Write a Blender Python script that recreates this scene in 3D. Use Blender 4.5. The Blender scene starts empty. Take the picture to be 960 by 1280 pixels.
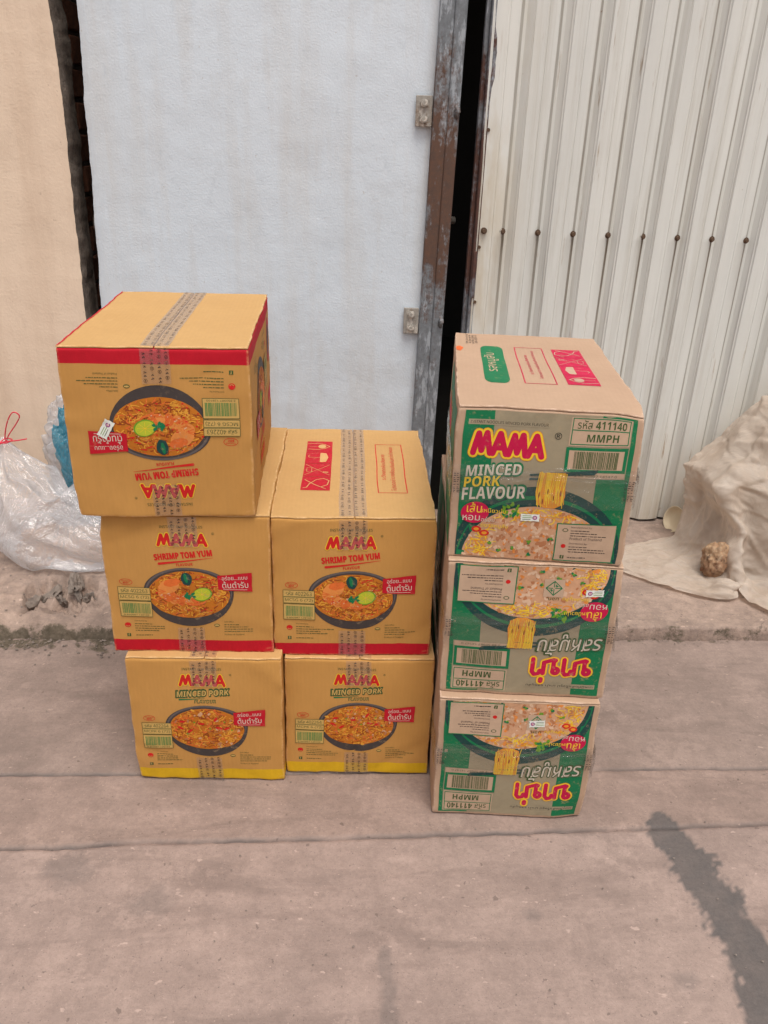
import bpy, bmesh, math, random
from mathutils import Vector, Matrix, noise as mnoise

# ------------------------------------------------------------------ camera, sky, sun, exposure
scene = bpy.context.scene
C = scene.collection
R = math.radians

cam_d = bpy.data.cameras.new('camera')
cam_d.sensor_fit = 'VERTICAL'; cam_d.sensor_height = 36.0
cam_d.lens = 36.0 * 1008.75 / 1280.0
cam_d.clip_start = 0.02; cam_d.clip_end = 500.0
cam = bpy.data.objects.new('camera', cam_d); C.objects.link(cam)
YAW, PITCH, ROLL = R(3.5), R(25.349), R(1.996)
fw = Vector((math.sin(YAW)*math.cos(PITCH), math.cos(YAW)*math.cos(PITCH), -math.sin(PITCH)))
rt = Vector((math.cos(YAW), -math.sin(YAW), 0)); up = rt.cross(fw)
r2 = math.cos(ROLL)*rt + math.sin(ROLL)*up; u2 = -math.sin(ROLL)*rt + math.cos(ROLL)*up
M = Matrix((r2, u2, -fw)).transposed().to_4x4(); M.translation = (0, 0, 1.06307)
cam.matrix_world = M
scene.camera = cam

SUN_EL, SUN_AZ = R(70), R(165)          # high, behind and slightly to the right of the viewer
world = bpy.data.worlds.new('World'); scene.world = world; world.use_nodes = True
wn = world.node_tree; wn.nodes.clear()
wo = wn.nodes.new('ShaderNodeOutputWorld'); wb = wn.nodes.new('ShaderNodeBackground')
sky = wn.nodes.new('ShaderNodeTexSky'); sky.sky_type = 'NISHITA'; sky.sun_disc = False
sky.sun_elevation = SUN_EL; sky.sun_rotation = SUN_AZ
sky.air_density = 1.0; sky.dust_density = 5.0; sky.ozone_density = 1.0
hsv = wn.nodes.new('ShaderNodeHueSaturation'); hsv.inputs['Saturation'].default_value = 0.30   # overcast: nearly white sky
wn.links.new(sky.outputs[0], hsv.inputs['Color']); wn.links.new(hsv.outputs[0], wb.inputs[0])
wb.inputs[1].default_value = 0.13
wn.links.new(wb.outputs[0], wo.inputs[0])

sun_d = bpy.data.lights.new('sun', 'SUN'); sun_d.energy = 1.5; sun_d.angle = R(30); sun_d.color = (1.0, 0.95, 0.88)
sun = bpy.data.objects.new('sun', sun_d); C.objects.link(sun)
sdir = Vector((math.sin(SUN_AZ)*math.cos(SUN_EL), math.cos(SUN_AZ)*math.cos(SUN_EL), math.sin(SUN_EL)))
sun.rotation_euler = sdir.to_track_quat('Z', 'Y').to_euler()
sun.location = sdir * 10

scene.view_settings.view_transform = 'Standard'; scene.view_settings.look = 'None'
scene.view_settings.gamma = 1.0; scene.view_settings.exposure = 0.30
scene.render.engine = 'CYCLES'
scene.cycles.transparent_max_bounces = 16

rnd = random.Random(7)
def NZ(x, y=0.0, z=0.0): return mnoise.noise((x, y, z))
def FB(x, y=0.0, z=0.0, o=4): return mnoise.fractal((x, y, z), 0.7, 2.1, o)

# ------------------------------------------------------------------ object helpers
def link(o, parent=None):
    C.objects.link(o)
    if parent: o.parent = parent
    return o
def empty(name, loc=(0, 0, 0), rz=0.0, parent=None):
    o = bpy.data.objects.new(name, None); o.empty_display_size = .05
    o.location = loc; o.rotation_euler = (0, 0, rz)
    return link(o, parent)
def tag(o, label=None, cat=None, group=None, kind=None):
    if label: o['label'] = label
    if cat: o['category'] = cat
    if group: o['group'] = group
    if kind: o['kind'] = kind
    return o
def mesh(name, V, F, mats, parent=None, smooth=False, mi=None, attrs=None):
    me = bpy.data.meshes.new(name); me.from_pydata([tuple(v) for v in V], [], F); me.update()
    for m in (mats if isinstance(mats, (list, tuple)) else [mats]): me.materials.append(m)
    if mi:
        for p, k in zip(me.polygons, mi): p.material_index = k
    if smooth:
        for p in me.polygons: p.use_smooth = True
    if attrs:
        for k, vals in attrs.items():
            if len(vals) and hasattr(vals[0], '__len__'):
                a = me.attributes.new(k, 'FLOAT_VECTOR', 'POINT'); a.data.foreach_set('vector', [c for v in vals for c in v])
            else:
                a = me.attributes.new(k, 'FLOAT', 'POINT'); a.data.foreach_set('value', list(vals))
    return link(bpy.data.objects.new(name, me), parent)

def merge(*parts):
    V, F = [], []
    for v, f in parts:
        n = len(V); V += list(v); F += [tuple(i+n for i in q) for q in f]
    return V, F
def rbox(x0, x1, y0, y1, z0, z1, r=.002, step=None, extra=()):
    """rounded box with optional subdivision; returns V, F"""
    def ax(a, b):
        L = b-a; rr = min(r, L*.45)
        s = {0, rr*.35, rr, L-rr, L-rr*.35, L}
        for e in extra:
            if e < L*.5: s |= {e, L-e}
        if step:
            n = max(1, int(round((L-2*rr)/step)))
            for i in range(n+1): s.add(rr+(L-2*rr)*i/n)
        o = []
        for t in sorted(s):
            if not o or t-o[-1] > 1e-5: o.append(t)
        o[-1] = L
        return [a+t for t in o]
    X, Y, Z = ax(x0, x1), ax(y0, y1), ax(z0, z1)
    idx = {}; V = []; F = []
    lo = Vector((x0, y0, z0)); hi = Vector((x1, y1, z1))
    rr = [min(r, (hi[k]-lo[k])*.45) for k in range(3)]; rm = min(rr)
    def vid(i, j, k):
        key = (i, j, k)
        if key not in idx:
            p = Vector((X[i], Y[j], Z[k]))
            q = Vector([min(max(p[c], lo[c]+rm), hi[c]-rm) for c in range(3)])
            d = p-q
            if d.length > 1e-9: p = q + d.normalized()*rm
            idx[key] = len(V); V.append(p)
        return idx[key]
    nx, ny, nz = len(X)-1, len(Y)-1, len(Z)-1
    for i in range(nx):
        for j in range(ny):
            F.append((vid(i, j, 0), vid(i, j+1, 0), vid(i+1, j+1, 0), vid(i+1, j, 0)))
            F.append((vid(i, j, nz), vid(i+1, j, nz), vid(i+1, j+1, nz), vid(i, j+1, nz)))
    for i in range(nx):
        for k in range(nz):
            F.append((vid(i, 0, k), vid(i+1, 0, k), vid(i+1, 0, k+1), vid(i, 0, k+1)))
            F.append((vid(i, ny, k), vid(i, ny, k+1), vid(i+1, ny, k+1), vid(i+1, ny, k)))
    for j in range(ny):
        for k in range(nz):
            F.append((vid(0, j, k), vid(0, j, k+1), vid(0, j+1, k+1), vid(0, j+1, k)))
            F.append((vid(nx, j, k), vid(nx, j+1, k), vid(nx, j+1, k+1), vid(nx, j, k+1)))
    return V, F
def tube(path, rad, n=8, cap=True):
    V, F = [], []; P = [Vector(p) for p in path]
    for i, p in enumerate(P):
        t = (P[min(i+1, len(P)-1)]-P[max(i-1, 0)]).normalized()
        a = Vector((0, 0, 1)) if abs(t.z) < .9 else Vector((1, 0, 0))
        b = t.cross(a).normalized(); c = t.cross(b)
        r = rad[i] if isinstance(rad, (list, tuple)) else rad
        for k in range(n):
            th = 2*math.pi*k/n; V.append(p+(b*math.cos(th)+c*math.sin(th))*r)
    for i in range(len(P)-1):
        for k in range(n):
            k2 = (k+1) % n; F.append((i*n+k, i*n+k2, (i+1)*n+k2, (i+1)*n+k))
    if cap: F.append(tuple(range(n))[::-1]); F.append(tuple(range((len(P)-1)*n, len(P)*n)))
    return V, F
def grid(us, vs, fn):
    V = [fn(u, v) for v in vs for u in us]; n = len(us)
    F = [(j*n+i, j*n+i+1, (j+1)*n+i+1, (j+1)*n+i) for j in range(len(vs)-1) for i in range(n-1)]
    return V, F
def lin(a, b, n): return [a+(b-a)*i/n for i in range(n+1)]

# ------------------------------------------------------------------ material helpers
class NT:
    def __init__(s, name, rough=.7, spec=.3):
        s.m = bpy.data.materials.new(name); s.m.use_nodes = True; s.t = s.m.node_tree
        s.b = s.t.nodes['Principled BSDF']; s.out = s.t.nodes['Material Output']
        s.b.inputs['Roughness'].default_value = rough; s.b.inputs['Specular IOR Level'].default_value = spec
        s._obj = None
    def n(s, typ, **kw):
        d = s.t.nodes.new(typ)
        for k, v in kw.items():
            if k.startswith('_'): setattr(d, k[1:], v)
            else:
                s.put(d.inputs[k.replace('__', ' ')], v)
        return d
    def put(s, sock, v):
        if isinstance(v, bpy.types.NodeSocket): s.t.links.new(v, sock)
        elif hasattr(v, 'outputs'): s.t.links.new(v.outputs[0], sock)
        else: sock.default_value = v if not (isinstance(v, tuple) and len(v) == 3 and sock.type == 'RGBA') else (*v, 1)
    def obj(s):
        if not s._obj: s._obj = s.t.nodes.new('ShaderNodeTexCoord').outputs['Object']
        return s._obj
    def attr(s, name, vec=False):
        a = s.n('ShaderNodeAttribute'); a.attribute_name = name
        return a.outputs['Vector' if vec else 'Fac']
    def mapping(s, scale=(1, 1, 1), loc=(0, 0, 0), src=None):
        d = s.n('ShaderNodeMapping'); d.inputs['Scale'].default_value = scale; d.inputs['Location'].default_value = loc
        s.t.links.new(src or s.obj(), d.inputs['Vector']); return d.outputs[0]
    def noise(s, scale, detail=4, rough=.6, src=None, sc=(1, 1, 1), loc=(0, 0, 0), dist=0):
        return s.n('ShaderNodeTexNoise', Vector=s.mapping(sc, loc, src), Scale=scale, Detail=detail, Roughness=rough, Distortion=dist).outputs['Fac']
    def ramp(s, fac, a, b, ca=0.0, cb=1.0):
        d = s.n('ShaderNodeMapRange', Value=fac); d.inputs['From Min'].default_value = a; d.inputs['From Max'].default_value = b
        d.inputs['To Min'].default_value = ca; d.inputs['To Max'].default_value = cb; return d.outputs[0]
    def mix(s, fac, a, b, mode='MIX'):
        d = s.t.nodes.new('ShaderNodeMix'); d.data_type = 'RGBA'; d.blend_type = mode
        s.put(d.inputs[0], fac); s.put(d.inputs[6], a); s.put(d.inputs[7], b); return d.outputs[2]
    def math(s, op, a, b=0.0, clamp=False):
        d = s.t.nodes.new('ShaderNodeMath'); d.operation = op; d.use_clamp = clamp
        s.put(d.inputs[0], a); s.put(d.inputs[1], b); return d.outputs[0]
    def sep(s, src=None):
        d = s.n('ShaderNodeSeparateXYZ', Vector=src or s.obj()); return d.outputs
    def col(s, v): s.put(s.b.inputs['Base Color'], v)
    def bump(s, h, strength=.3, dist=.001):
        d = s.n('ShaderNodeBump', Height=h); d.inputs['Strength'].default_value = strength; d.inputs['Distance'].default_value = dist
        s.t.links.new(d.outputs[0], s.b.inputs['Normal'])
        return d
def flat(name, col, rough=.55, spec=.25, var=.18, scale=60):
    """printed ink: colour with slight uneven inking"""
    m = NT(name, rough, spec)
    n = m.noise(scale, 3, .7); c2 = tuple(c*(1-var) for c in col)
    n2 = m.noise(6, 2, .5)
    base = m.mix(m.ramp(n2, .35, .7), m.mix(m.ramp(n, .35, .75), col, c2), tuple(min(1, c*(1+var*.5)) for c in col))
    if ' ink' in name:                                               # rubbed print lets the board through
        worn = m.math('MULTIPLY', m.ramp(m.noise(110, 5, .75, loc=(3, 9, 1)), .56, .66), m.ramp(m.noise(9, 4, .6, loc=(1, 1, 6)), .42, .62, .10, .55))
        base = m.mix(worn, base, (.42, .28, .15))
    m.col(base)
    return m.m

# ---- concrete
def concrete(name, col, dark, stain=True, moss=False, scale=1.0):
    m = NT(name, .85, .25)
    big = m.noise(2.2*scale, 5, .62); mid = m.noise(11*scale, 6, .7); fine = m.noise(160, 5, .75); spk = m.noise(420, 2, .5)
    smear = m.noise(5, 5, .65, sc=(.6, 2.6, 1), loc=(3, 1, 0), dist=.6)
    c = m.mix(m.ramp(big, .33, .68), col, dark)
    c = m.mix(m.ramp(mid, .42, .72, 0, .75), c, tuple(x*1.30 for x in col))
    c = m.mix(m.ramp(smear, .50, .70, 0, .60), c, tuple(x*.70 for x in dark))
    brush = m.noise(14, 6, .75, sc=(.35, 3.2, 1), loc=(1, 6, 0), dist=.3)
    c = m.mix(m.ramp(brush, .50, .75, 0, .30), c, tuple(x*1.30 for x in col))
    c = m.mix(m.ramp(m.noise(60, 6, .8, loc=(9, 0, 3)), .46, .72, 0, .36), c, tuple(x*.66 for x in dark))
    c = m.mix(m.ramp(fine, .38, .70, 0, .30), c, tuple(x*.62 for x in dark))
    c = m.mix(m.ramp(spk, .68, .74, 0, .6), c, (.05, .042, .038))
    c = m.mix(m.ramp(m.noise(300, 2, .5, loc=(5, 5, 5)), .70, .77, 0, .6), c, tuple(min(1, x*1.8) for x in col))
    c = m.mix(m.ramp(m.noise(75, 2, .5, loc=(4, 1, 7)), .715, .735, 0, .55), c, tuple(x*.42 for x in dark))
    c = m.mix(m.ramp(m.noise(48, 3, .55, loc=(8, 8, 1), sc=(1, 1.8, 1)), .690, .715, 0, .55), c, tuple(min(1, x*1.55) for x in col))
    c = m.mix(m.ramp(m.noise(7, 6, .8, loc=(2, 5, 4)), .57, .62, 0, .32), c, tuple(x*.80 for x in dark))
    c = m.mix(m.ramp(m.noise(4.2, 7, .82, loc=(6, 3, 4)), .58, .62, 0, .28), c, tuple(min(1, x*1.35) for x in col))
    wv = m.n('ShaderNodeVectorMath', _operation='ADD'); m.t.links.new(m.obj(), wv.inputs[0])
    nd = m.n('ShaderNodeTexNoise', Vector=m.obj(), Scale=9.0, Detail=5.0); ns = m.n('ShaderNodeVectorMath', _operation='SCALE'); m.t.links.new(nd.outputs['Color'], ns.inputs[0]); ns.inputs['Scale'].default_value = .12; m.t.links.new(ns.outputs[0], wv.inputs[1])
    vo = m.n('ShaderNodeTexVoronoi', Vector=wv.outputs[0], Scale=1.9); vo.feature = 'DISTANCE_TO_EDGE'
    crack = m.math('MULTIPLY', m.ramp(vo.outputs['Distance'], .0036, .0014), m.ramp(m.noise(2.6, 3, .6, loc=(7, 2, 0)), .58, .66))
    c = m.mix(m.math('MULTIPLY', crack, .0 if name.startswith('road') else .85), c, (.05, .038, .032))
    if stain:
        a = m.attr('stain'); c = m.mix(m.math('MULTIPLY', a, m.ramp(m.noise(24, 5, .7, loc=(2, 8, 1)), .3, .7, .78, .97)), c, m.mix(m.ramp(fine, .3, .8), (.080, .072, .069), (.13, .114, .107)))
    if moss:
        a = m.attr('moss'); a = m.math('MULTIPLY', m.ramp(m.math('ADD', a, m.math('MULTIPLY', m.math('SUBTRACT', m.noise(55, 6, .75, loc=(1, 2, 3)), .5), 1.5)), .34, .62), m.ramp(a, .02, .2)); c = m.mix(m.math('MULTIPLY', a, .9), c, m.mix(m.ramp(m.noise(70, 5, .7), .35, .65), (.045, .037, .022), (.125, .10, .07)))
    m.col(c)
    h = m.math('ADD', m.math('MULTIPLY', fine, .6), m.math('MULTIPLY', mid, 1.4))
    h = m.math('ADD', h, m.math('MULTIPLY', spk, .25))
    m.bump(h, .6, .0026 if not name.startswith('sill') else .0060)
    m.put(m.b.inputs['Roughness'], m.ramp(mid, .3, .8, .72, .95))
    return m.m
M_road = concrete('road concrete', (.335, .248, .210), (.262, .193, .165))
M_strip = concrete('pavement concrete', (.315, .228, .189), (.235, .170, .142))
M_apron = concrete('apron concrete', (.290, .216, .182), (.220, .164, .138), moss=True)
M_sill = concrete('sill concrete', (.40, .295, .235), (.235, .175, .145), moss=True, scale=2.2)
M_rubble = concrete('broken concrete', (.25, .205, .17), (.15, .122, .105), stain=False)

# ---- plaster
def plaster(name, col, grain, warm, stainc, sz):
    m = NT(name, .85, .2)
    big = m.noise(1.7, 5, .6); mid = m.noise(9, 5, .6)
    streak = m.noise(7, 4, .6, sc=(2.4, 1, .22), loc=(2, 0, 1))
    c = m.mix(m.ramp(big, .35, .7, 0, .55), col, grain)
    c = m.mix(m.ramp(streak, .46, .70, 0, .65), c, warm)
    c = m.mix(m.ramp(m.noise(3.1, 7, .75, loc=(5, 1, 2)), .54, .66, 0, .34), c, tuple(x*.86 for x in warm))
    c = m.mix(m.ramp(m.noise(85, 2, .5, loc=(2, 3, 9)), .735, .755, 0, .5), c, stainc)
    c = m.mix(m.ramp(m.noise(38, 4, .65, sc=(1.2, 1, .6)), .60, .78, 0, .45), c, tuple(x*.84 for x in grain))
    spots = m.ramp(m.noise(55, 3, .6, sc=(1.5, 1, .5)), .72, .80, 0, .40)
    c = m.mix(spots, c, stainc)
    z = m.sep()[2]                                                   # splash dirt near the foot of the wall
    low = m.math('MULTIPLY', m.ramp(z, .42, .02), m.ramp(mid, .3, .7, .3, 1))
    c = m.mix(m.math('MULTIPLY', low, .62), c, stainc)
    m.col(c)
    h = m.math('ADD', m.math('MULTIPLY', m.noise(sz, 4, .62), 1.0), m.math('MULTIPLY', m.noise(sz*.22, 3, .5, loc=(4, 4, 4)), .9))
    m.bump(h, .32, .0026)
    return m.m
M_blue = plaster('pale blue plaster', (.645, .70, .75), (.575, .63, .68), (.58, .585, .58), (.43, .395, .355), 210)
M_cream = plaster('cream plaster', (.76, .60, .455), (.69, .54, .415), (.63, .475, .35), (.48, .36, .265), 150)
def rough_edge():
    m = NT('raw cement', .95, .1)
    n = m.noise(40, 6, .75); m.col(m.mix(m.ramp(n, .3, .7), (.24, .195, .16), (.09, .075, .064))); m.bump(m.noise(90, 6, .75), 1, .006); return m.m
M_raw = rough_edge()
def brickmat():
    m = NT('old brick', .95, .1)
    n = m.noise(45, 5, .7); m.col(m.mix(m.ramp(n, .3, .75), (.26, .11, .065), (.10, .055, .04))); m.bump(m.noise(120, 5, .7), .9, .004); return m.m
M_brick = brickmat()
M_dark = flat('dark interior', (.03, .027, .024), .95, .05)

# ---- steel and gate
def steel(name, paint, rustlo, rusthi, bias):
    m = NT(name, .55, .4)
    n = m.noise(9, 7, .72, sc=(1.5, 1.5, .55)); f = m.noise(85, 6, .72)
    z = m.sep()[2]
    band = m.ramp(m.math('ABSOLUTE', m.math('SUBTRACT', z, .90)), .05, .42, .10, -.09)     # rust patch round the bracket height
    r = m.math('ADD', m.math('ADD', n, band), bias)
    mask = m.ramp(m.math('ADD', r, m.math('MULTIPLY', m.math('SUBTRACT', f, .5), .22)), .47, .57)
    pc = m.mix(m.ramp(f, .35, .7), paint, tuple(x*.62 for x in paint))
    pc = m.mix(m.ramp(m.noise(30, 5, .7, sc=(2, 2, .5)), .52, .60, 0, .75), pc, tuple(min(1, x*1.9) for x in paint))
    rc = m.mix(m.ramp(m.noise(60, 6, .75, loc=(3, 3, 3)), .3, .7), rustlo, rusthi)
    m.col(m.mix(mask, pc, rc))
    m.put(m.b.inputs['Roughness'], m.ramp(mask, 0, 1, .45, .9))
    m.bump(m.math('ADD', f, mask), .5, .0012)
    return m.m
M_post = steel('rusty painted steel post', (.20, .215, .23), (.135, .068, .042), (.085, .055, .044), -.012)
M_stile = steel('grey blue painted steel', (.20, .21, .225), (.12, .052, .034), (.06, .034, .03), .01)
M_bracket = steel('weathered bracket steel', (.36, .33, .29), (.26, .17, .11), (.18, .125, .09), -.05)
M_bolt = flat('rusty bolt', (.095, .055, .032), .7, .4, .5, 300)
def gatemat():
    m = NT('off white gate paint', .5, .35)
    oi = m.n('ShaderNodeObjectInfo'); va = m.n('ShaderNodeVectorMath', _operation='ADD'); m.t.links.new(m.obj(), va.inputs[0]); m.t.links.new(oi.outputs['Location'], va.inputs[1]); m._obj = va.outputs[0]
    z = m.sep()[2]
    n = m.noise(3, 4, .6, sc=(4, 1, .3)); st = m.noise(16, 6, .72, sc=(3.2, 1, .10)); f = m.noise(70, 5, .7, sc=(1, 1, .4))
    c = m.mix(m.ramp(n, .35, .7), (.70, .695, .645), (.625, .625, .585))
    c = m.mix(m.ramp(st, .50, .74, 0, .6), c, (.46, .43, .36))
    c = m.mix(m.math('MULTIPLY', m.ramp(m.sep()[0], .47, .35), m.ramp(m.noise(5, 5, .7, sc=(2, 1, .5)), .42, .62, 0, .55)), c, (.50, .40, .25))
    c = m.mix(m.ramp(f, .66, .8, 0, .35), c, (.42, .37, .28))
    low = m.math('MULTIPLY', m.ramp(z, .36, .05), m.ramp(st, .3, .65, .25, 1))
    c = m.mix(m.math('MULTIPLY', low, .6), c, (.50, .40, .27))
    rust = m.ramp(m.math('ADD', m.noise(22, 6, .72), m.ramp(z, .11, .02, 0, .22)), .72, .80)
    c = m.mix(rust, c, (.20, .075, .025))
    c = m.mix(m.math('MULTIPLY', m.ramp(m.noise(34, 6, .7, sc=(2.6, 1, .16), loc=(4, 0, 2)), .62, .72), m.ramp(m.noise(2.2, 3, .6), .42, .58, 0, .8)), c, (.30, .19, .10))
    c = m.mix(m.ramp(m.noise(30, 3, .6, loc=(1, 4, 9)), .74, .78, 0, .8), c, (.26, .13, .06))
    seam = m.attr('seam'); c = m.mix(m.math('MULTIPLY', seam, m.ramp(st, .3, .6, .55, 1.0)), c, (.13, .095, .06))  # seam dirt and rust, with occlusion shade painted in beside each crest
    m.col(c)
    m.bump(m.math('ADD', m.noise(5, 3, .5, sc=(6, 1, .5)), m.math('MULTIPLY', f, .3)), .25, .004)
    return m.m
M_gate = gatemat()

# ---- cardboard
def cardboard(name, colA, colB, band=None):
    """kraft board: fibres, flute lines, scuffed edges; 'rest' = undeformed position, 'edge' = distance to nearest box edge"""
    m = NT(name, .72, .22)
    P = m.attr('rest', True); X, Y, Z = m.sep(P)
    n = m.noise(7, 5, .6, src=P); fib = m.noise(90, 5, .7, src=P, sc=(1, 1, .35)); fine = m.noise(420, 3, .6, src=P)
    fl = m.n('ShaderNodeTexWave', Vector=P, Scale=46.0, Distortion=.35); fl.bands_direction = 'X'
    c = m.mix(m.ramp(n, .3, .72), colA, colB)
    c = m.mix(m.ramp(fib, .35, .75, 0, .40), c, tuple(x*.80 for x in colA))
    c = m.mix(m.ramp(fl.outputs['Fac'], 0, 1, 0, .05), c, tuple(x*.66 for x in colA))
    if band:
        bc, z0, z1, top = band
        bcol = m.mix(m.ramp(fib, .4, .8, 0, .35), bc, tuple(x*.66 for x in bc))
        zz = m.math('ADD', Z, m.math('MULTIPLY', m.math('SUBTRACT', m.noise(25, 2, .5, src=P), .5), .0010))
        if top: f = m.math('MULTIPLY', m.math('GREATER_THAN', zz, z0), m.math('LESS_THAN', zz, z1))
        else: f = m.math('LESS_THAN', zz, z1)
        c = m.mix(f, c, bcol)
    e = m.attr('edge')
    wear = m.math('MULTIPLY', m.ramp(e, .0042, .0006), m.ramp(m.noise(70, 4, .7, src=P), .42, .60))
    c = m.mix(m.math('MULTIPLY', wear, .75), c, tuple(min(.8, x*1.12+.12) for x in colA))
    scuff = m.ramp(m.noise(13, 6, .75, src=P, sc=(1, 1, 2.4)), .66, .74, 0, .35)
    c = m.mix(scuff, c, tuple(min(.8, x*1.05+.07) for x in colA))
    m.col(c)
    h = m.math('ADD', m.math('MULTIPLY', fl.outputs['Fac'], .18), m.math('ADD', m.math('MULTIPLY', fib, .5), m.math('MULTIPLY', n, 3.0)))
    m.bump(h, .35, .0012)
    return m.m
KA, KB = (.525, .265, .072), (.48, .236, .060)
TA, TB = (.475, .315, .21), (.43, .28, .185)
RED, YEL = (.46, .006, .018), (.62, .36, .012)
M_kflap = cardboard('kraft flap', (.545, .325, .128), (.50, .29, .11))
M_tan = cardboard('tan cardboard', TA, TB)
M_cut = flat('raw corrugated edge', (.30, .17, .075), .9, .1, .5, 400)

I_red = flat('red ink', RED); I_logo = flat('logo red ink', (.55, .012, .012)); I_mag = flat('magenta red ink', (.50, .006, .055))
I_yel = flat('yellow ink', (.78, .52, .03)); I_org = flat('orange ink', (.72, .27, .02))
I_blk = flat('black ink', (.022, .02, .018)); I_dgreen = flat('dark green ink', (.045, .085, .025)); I_green = flat('green ink', (.006, .155, .058))
I_lgreen = flat('leaf green ink', (.13, .28, .02)); I_lime = flat('lime ink', (.42, .46, .03)); I_teal = flat('teal ink', (.010, .050, .045))
I_gray = flat('bowl grey ink', (.055, .043, .040)); I_gray2 = flat('bowl rim ink', (.11, .09, .085)); I_olive = flat('olive grey ink', (.31, .255, .165))
I_kraft = flat('unprinted kraft', (.48, .33, .225)); I_white = flat('pale ink', (.60, .52, .42)); I_kpanel = flat('pale kraft panel', (.53, .33, .10))
I_n1 = flat('noodle ink light', (.66, .30, .035), var=.3, scale=200); I_n2 = flat('noodle ink mid', (.47, .145, .012), var=.3, scale=200); I_n3 = flat('noodle ink dark', (.25, .045, .008), var=.3, scale=200)
I_sh1 = flat('shrimp ink', (.62, .13, .025), var=.5, scale=120); I_sh2 = flat('shrimp light ink', (.66, .225, .05), var=.35, scale=120)
I_pork = flat('minced pork ink', (.55, .30, .17), var=.35, scale=90); I_pork2 = flat('minced pork shade ink', (.42, .17, .075), var=.3, scale=120); I_pork3 = flat('minced pork light ink', (.63, .42, .28))
I_cut = flat('pale green bar ink', (.06, .19, .05))
M_stick = flat('white sticker', (.70, .72, .66), .3, .5, .1); I_violet = flat('violet ink', (.28, .03, .20))
def clear(name, fac, rough, tint, white=0.0, bumps=None):
    m = NT(name); t = m.t; t.nodes.remove(m.b)
    tr = m.n('ShaderNodeBsdfTransparent'); tr.inputs[0].default_value = (*tint, 1)
    gl = m.n('ShaderNodeBsdfGlossy'); gl.inputs['Roughness'].default_value = rough
    fr = m.n('ShaderNodeLayerWeight'); fr.inputs[0].default_value = .5
    if bumps:
        sc, st, dist = bumps
        b = m.n('ShaderNodeBump', Height=m.noise(sc, 4, .65, sc=(1, 1, 1), dist=.8)); b.inputs['Strength'].default_value = st; b.inputs['Distance'].default_value = dist
        t.links.new(b.outputs[0], gl.inputs['Normal']); t.links.new(b.outputs[0], fr.inputs['Normal'])
    base = tr.outputs[0]
    if white:
        df = m.n('ShaderNodeBsdfDiffuse'); df.inputs[0].default_value = (.75, .73, .70, 1)
        tl = m.n('ShaderNodeBsdfTranslucent'); tl.inputs[0].default_value = (.75, .73, .70, 1)
        md = m.n('ShaderNodeMixShader'); md.inputs[0].default_value = .5; t.links.new(df.outputs[0], md.inputs[1]); t.links.new(tl.outputs[0], md.inputs[2])
        mw = m.n('ShaderNodeMixShader'); mw.inputs[0].default_value = white; t.links.new(base, mw.inputs[1]); t.links.new(md.outputs[0], mw.inputs[2]); base = mw.outputs[0]
    mx = m.n('ShaderNodeMixShader'); m.put(mx.inputs[0], m.math('ADD', m.math('MULTIPLY', m.math('POWER', fr.outputs['Facing'], 3.0), fac), .11 if 'tape' in name else .045))
    t.links.new(base, mx.inputs[1]); t.links.new(gl.outputs[0], mx.inputs[2]); t.links.new(mx.outputs[0], m.out.inputs[0])
    return m.m
M_tape = clear('clear packing tape', .5, .22, (.96, .945, .93), .085, (30, .35, .002))
M_film = clear('clear stretch film', .8, .10, (.985, .985, .98), .012, (38, .9, .008))

# ------------------------------------------------------------------ the setting
bv, bf = grid([-60, -20, -6, -2, 0, 2, 6, 20, 60], [-60, -20, -6, -2, 0, 1, 2.0, 6, 60], lambda u, v: (u, v, -.014))
mesh('ground', bv, bf, M_road)['kind'] = 'structure'

def dens(a, b, n, e=.004, k=3):
    """rows from a to b, crowded at both ends for the seam"""
    L = b-a; s = [0, e*.25, e*.5, e, e*1.6, e*2.5]
    s = s + [t for t in lin(0, L, n) if e*3 < t < L-e*3] + [L-t for t in reversed(s)]
    return [t/L for t in s]
def l2(x): return .979 + .0226*x + .0035*FB(x*5, 3.1) + .0015*NZ(x*40, 7)
def l1(x): return 1.129 + .003*FB(x*4, 9.2) + .0012*NZ(x*45, 2)
def l0(x): return 1.548 + .006*FB(x*6, 4.7) + .012*max(0, FB(x*17, 8.1)-.12) + .002*NZ(x*70, 3)
STAIN = [(.560, 1.010, .020), (.565, .985, .040), (.580, .93, .044), (.592, .86, .042), (.600, .80, .042), (.602, .74, .046), (.598, .68, .050), (.59, .60, .055), (.58, .45, .06)]
STAIN2 = [(.069, .775, .010), (.072, .72, .014), (.074, .66, .013), (.075, .5, .014)]
def stain_at(x, y):
    best = 0
    for S, wgt in ((STAIN, 1.0), (STAIN2, .42)):
        for (x0, y0, r0), (x1, y1, r1) in zip(S, S[1:]):
            dx, dy = x1-x0, y1-y0; t = max(0, min(1, ((x-x0)*dx+(y-y0)*dy)/(dx*dx+dy*dy)))
            d = math.hypot(x-x0-dx*t, y-y0-dy*t); r = r0+(r1-r0)*t
            r *= .84+.42*FB(x*26, y*26, 1.3)+.25*NZ(x*90, y*90)
            k = max(0, min(1, (r-d)/.004+.5)); best = max(best, k*wgt)
    for cx, cy, rr in ((.49, .72, .022), (-.28, .87, .04), (-.42, .93, .05), (.30, .83, .018)):
        d = math.hypot(x-cx, (y-cy)*1.2); k = max(0, 1-d/(rr*(1+.6*FB(x*30, y*30, 5)))); best = max(best, .35*min(1, k*2))
    return best
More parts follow.
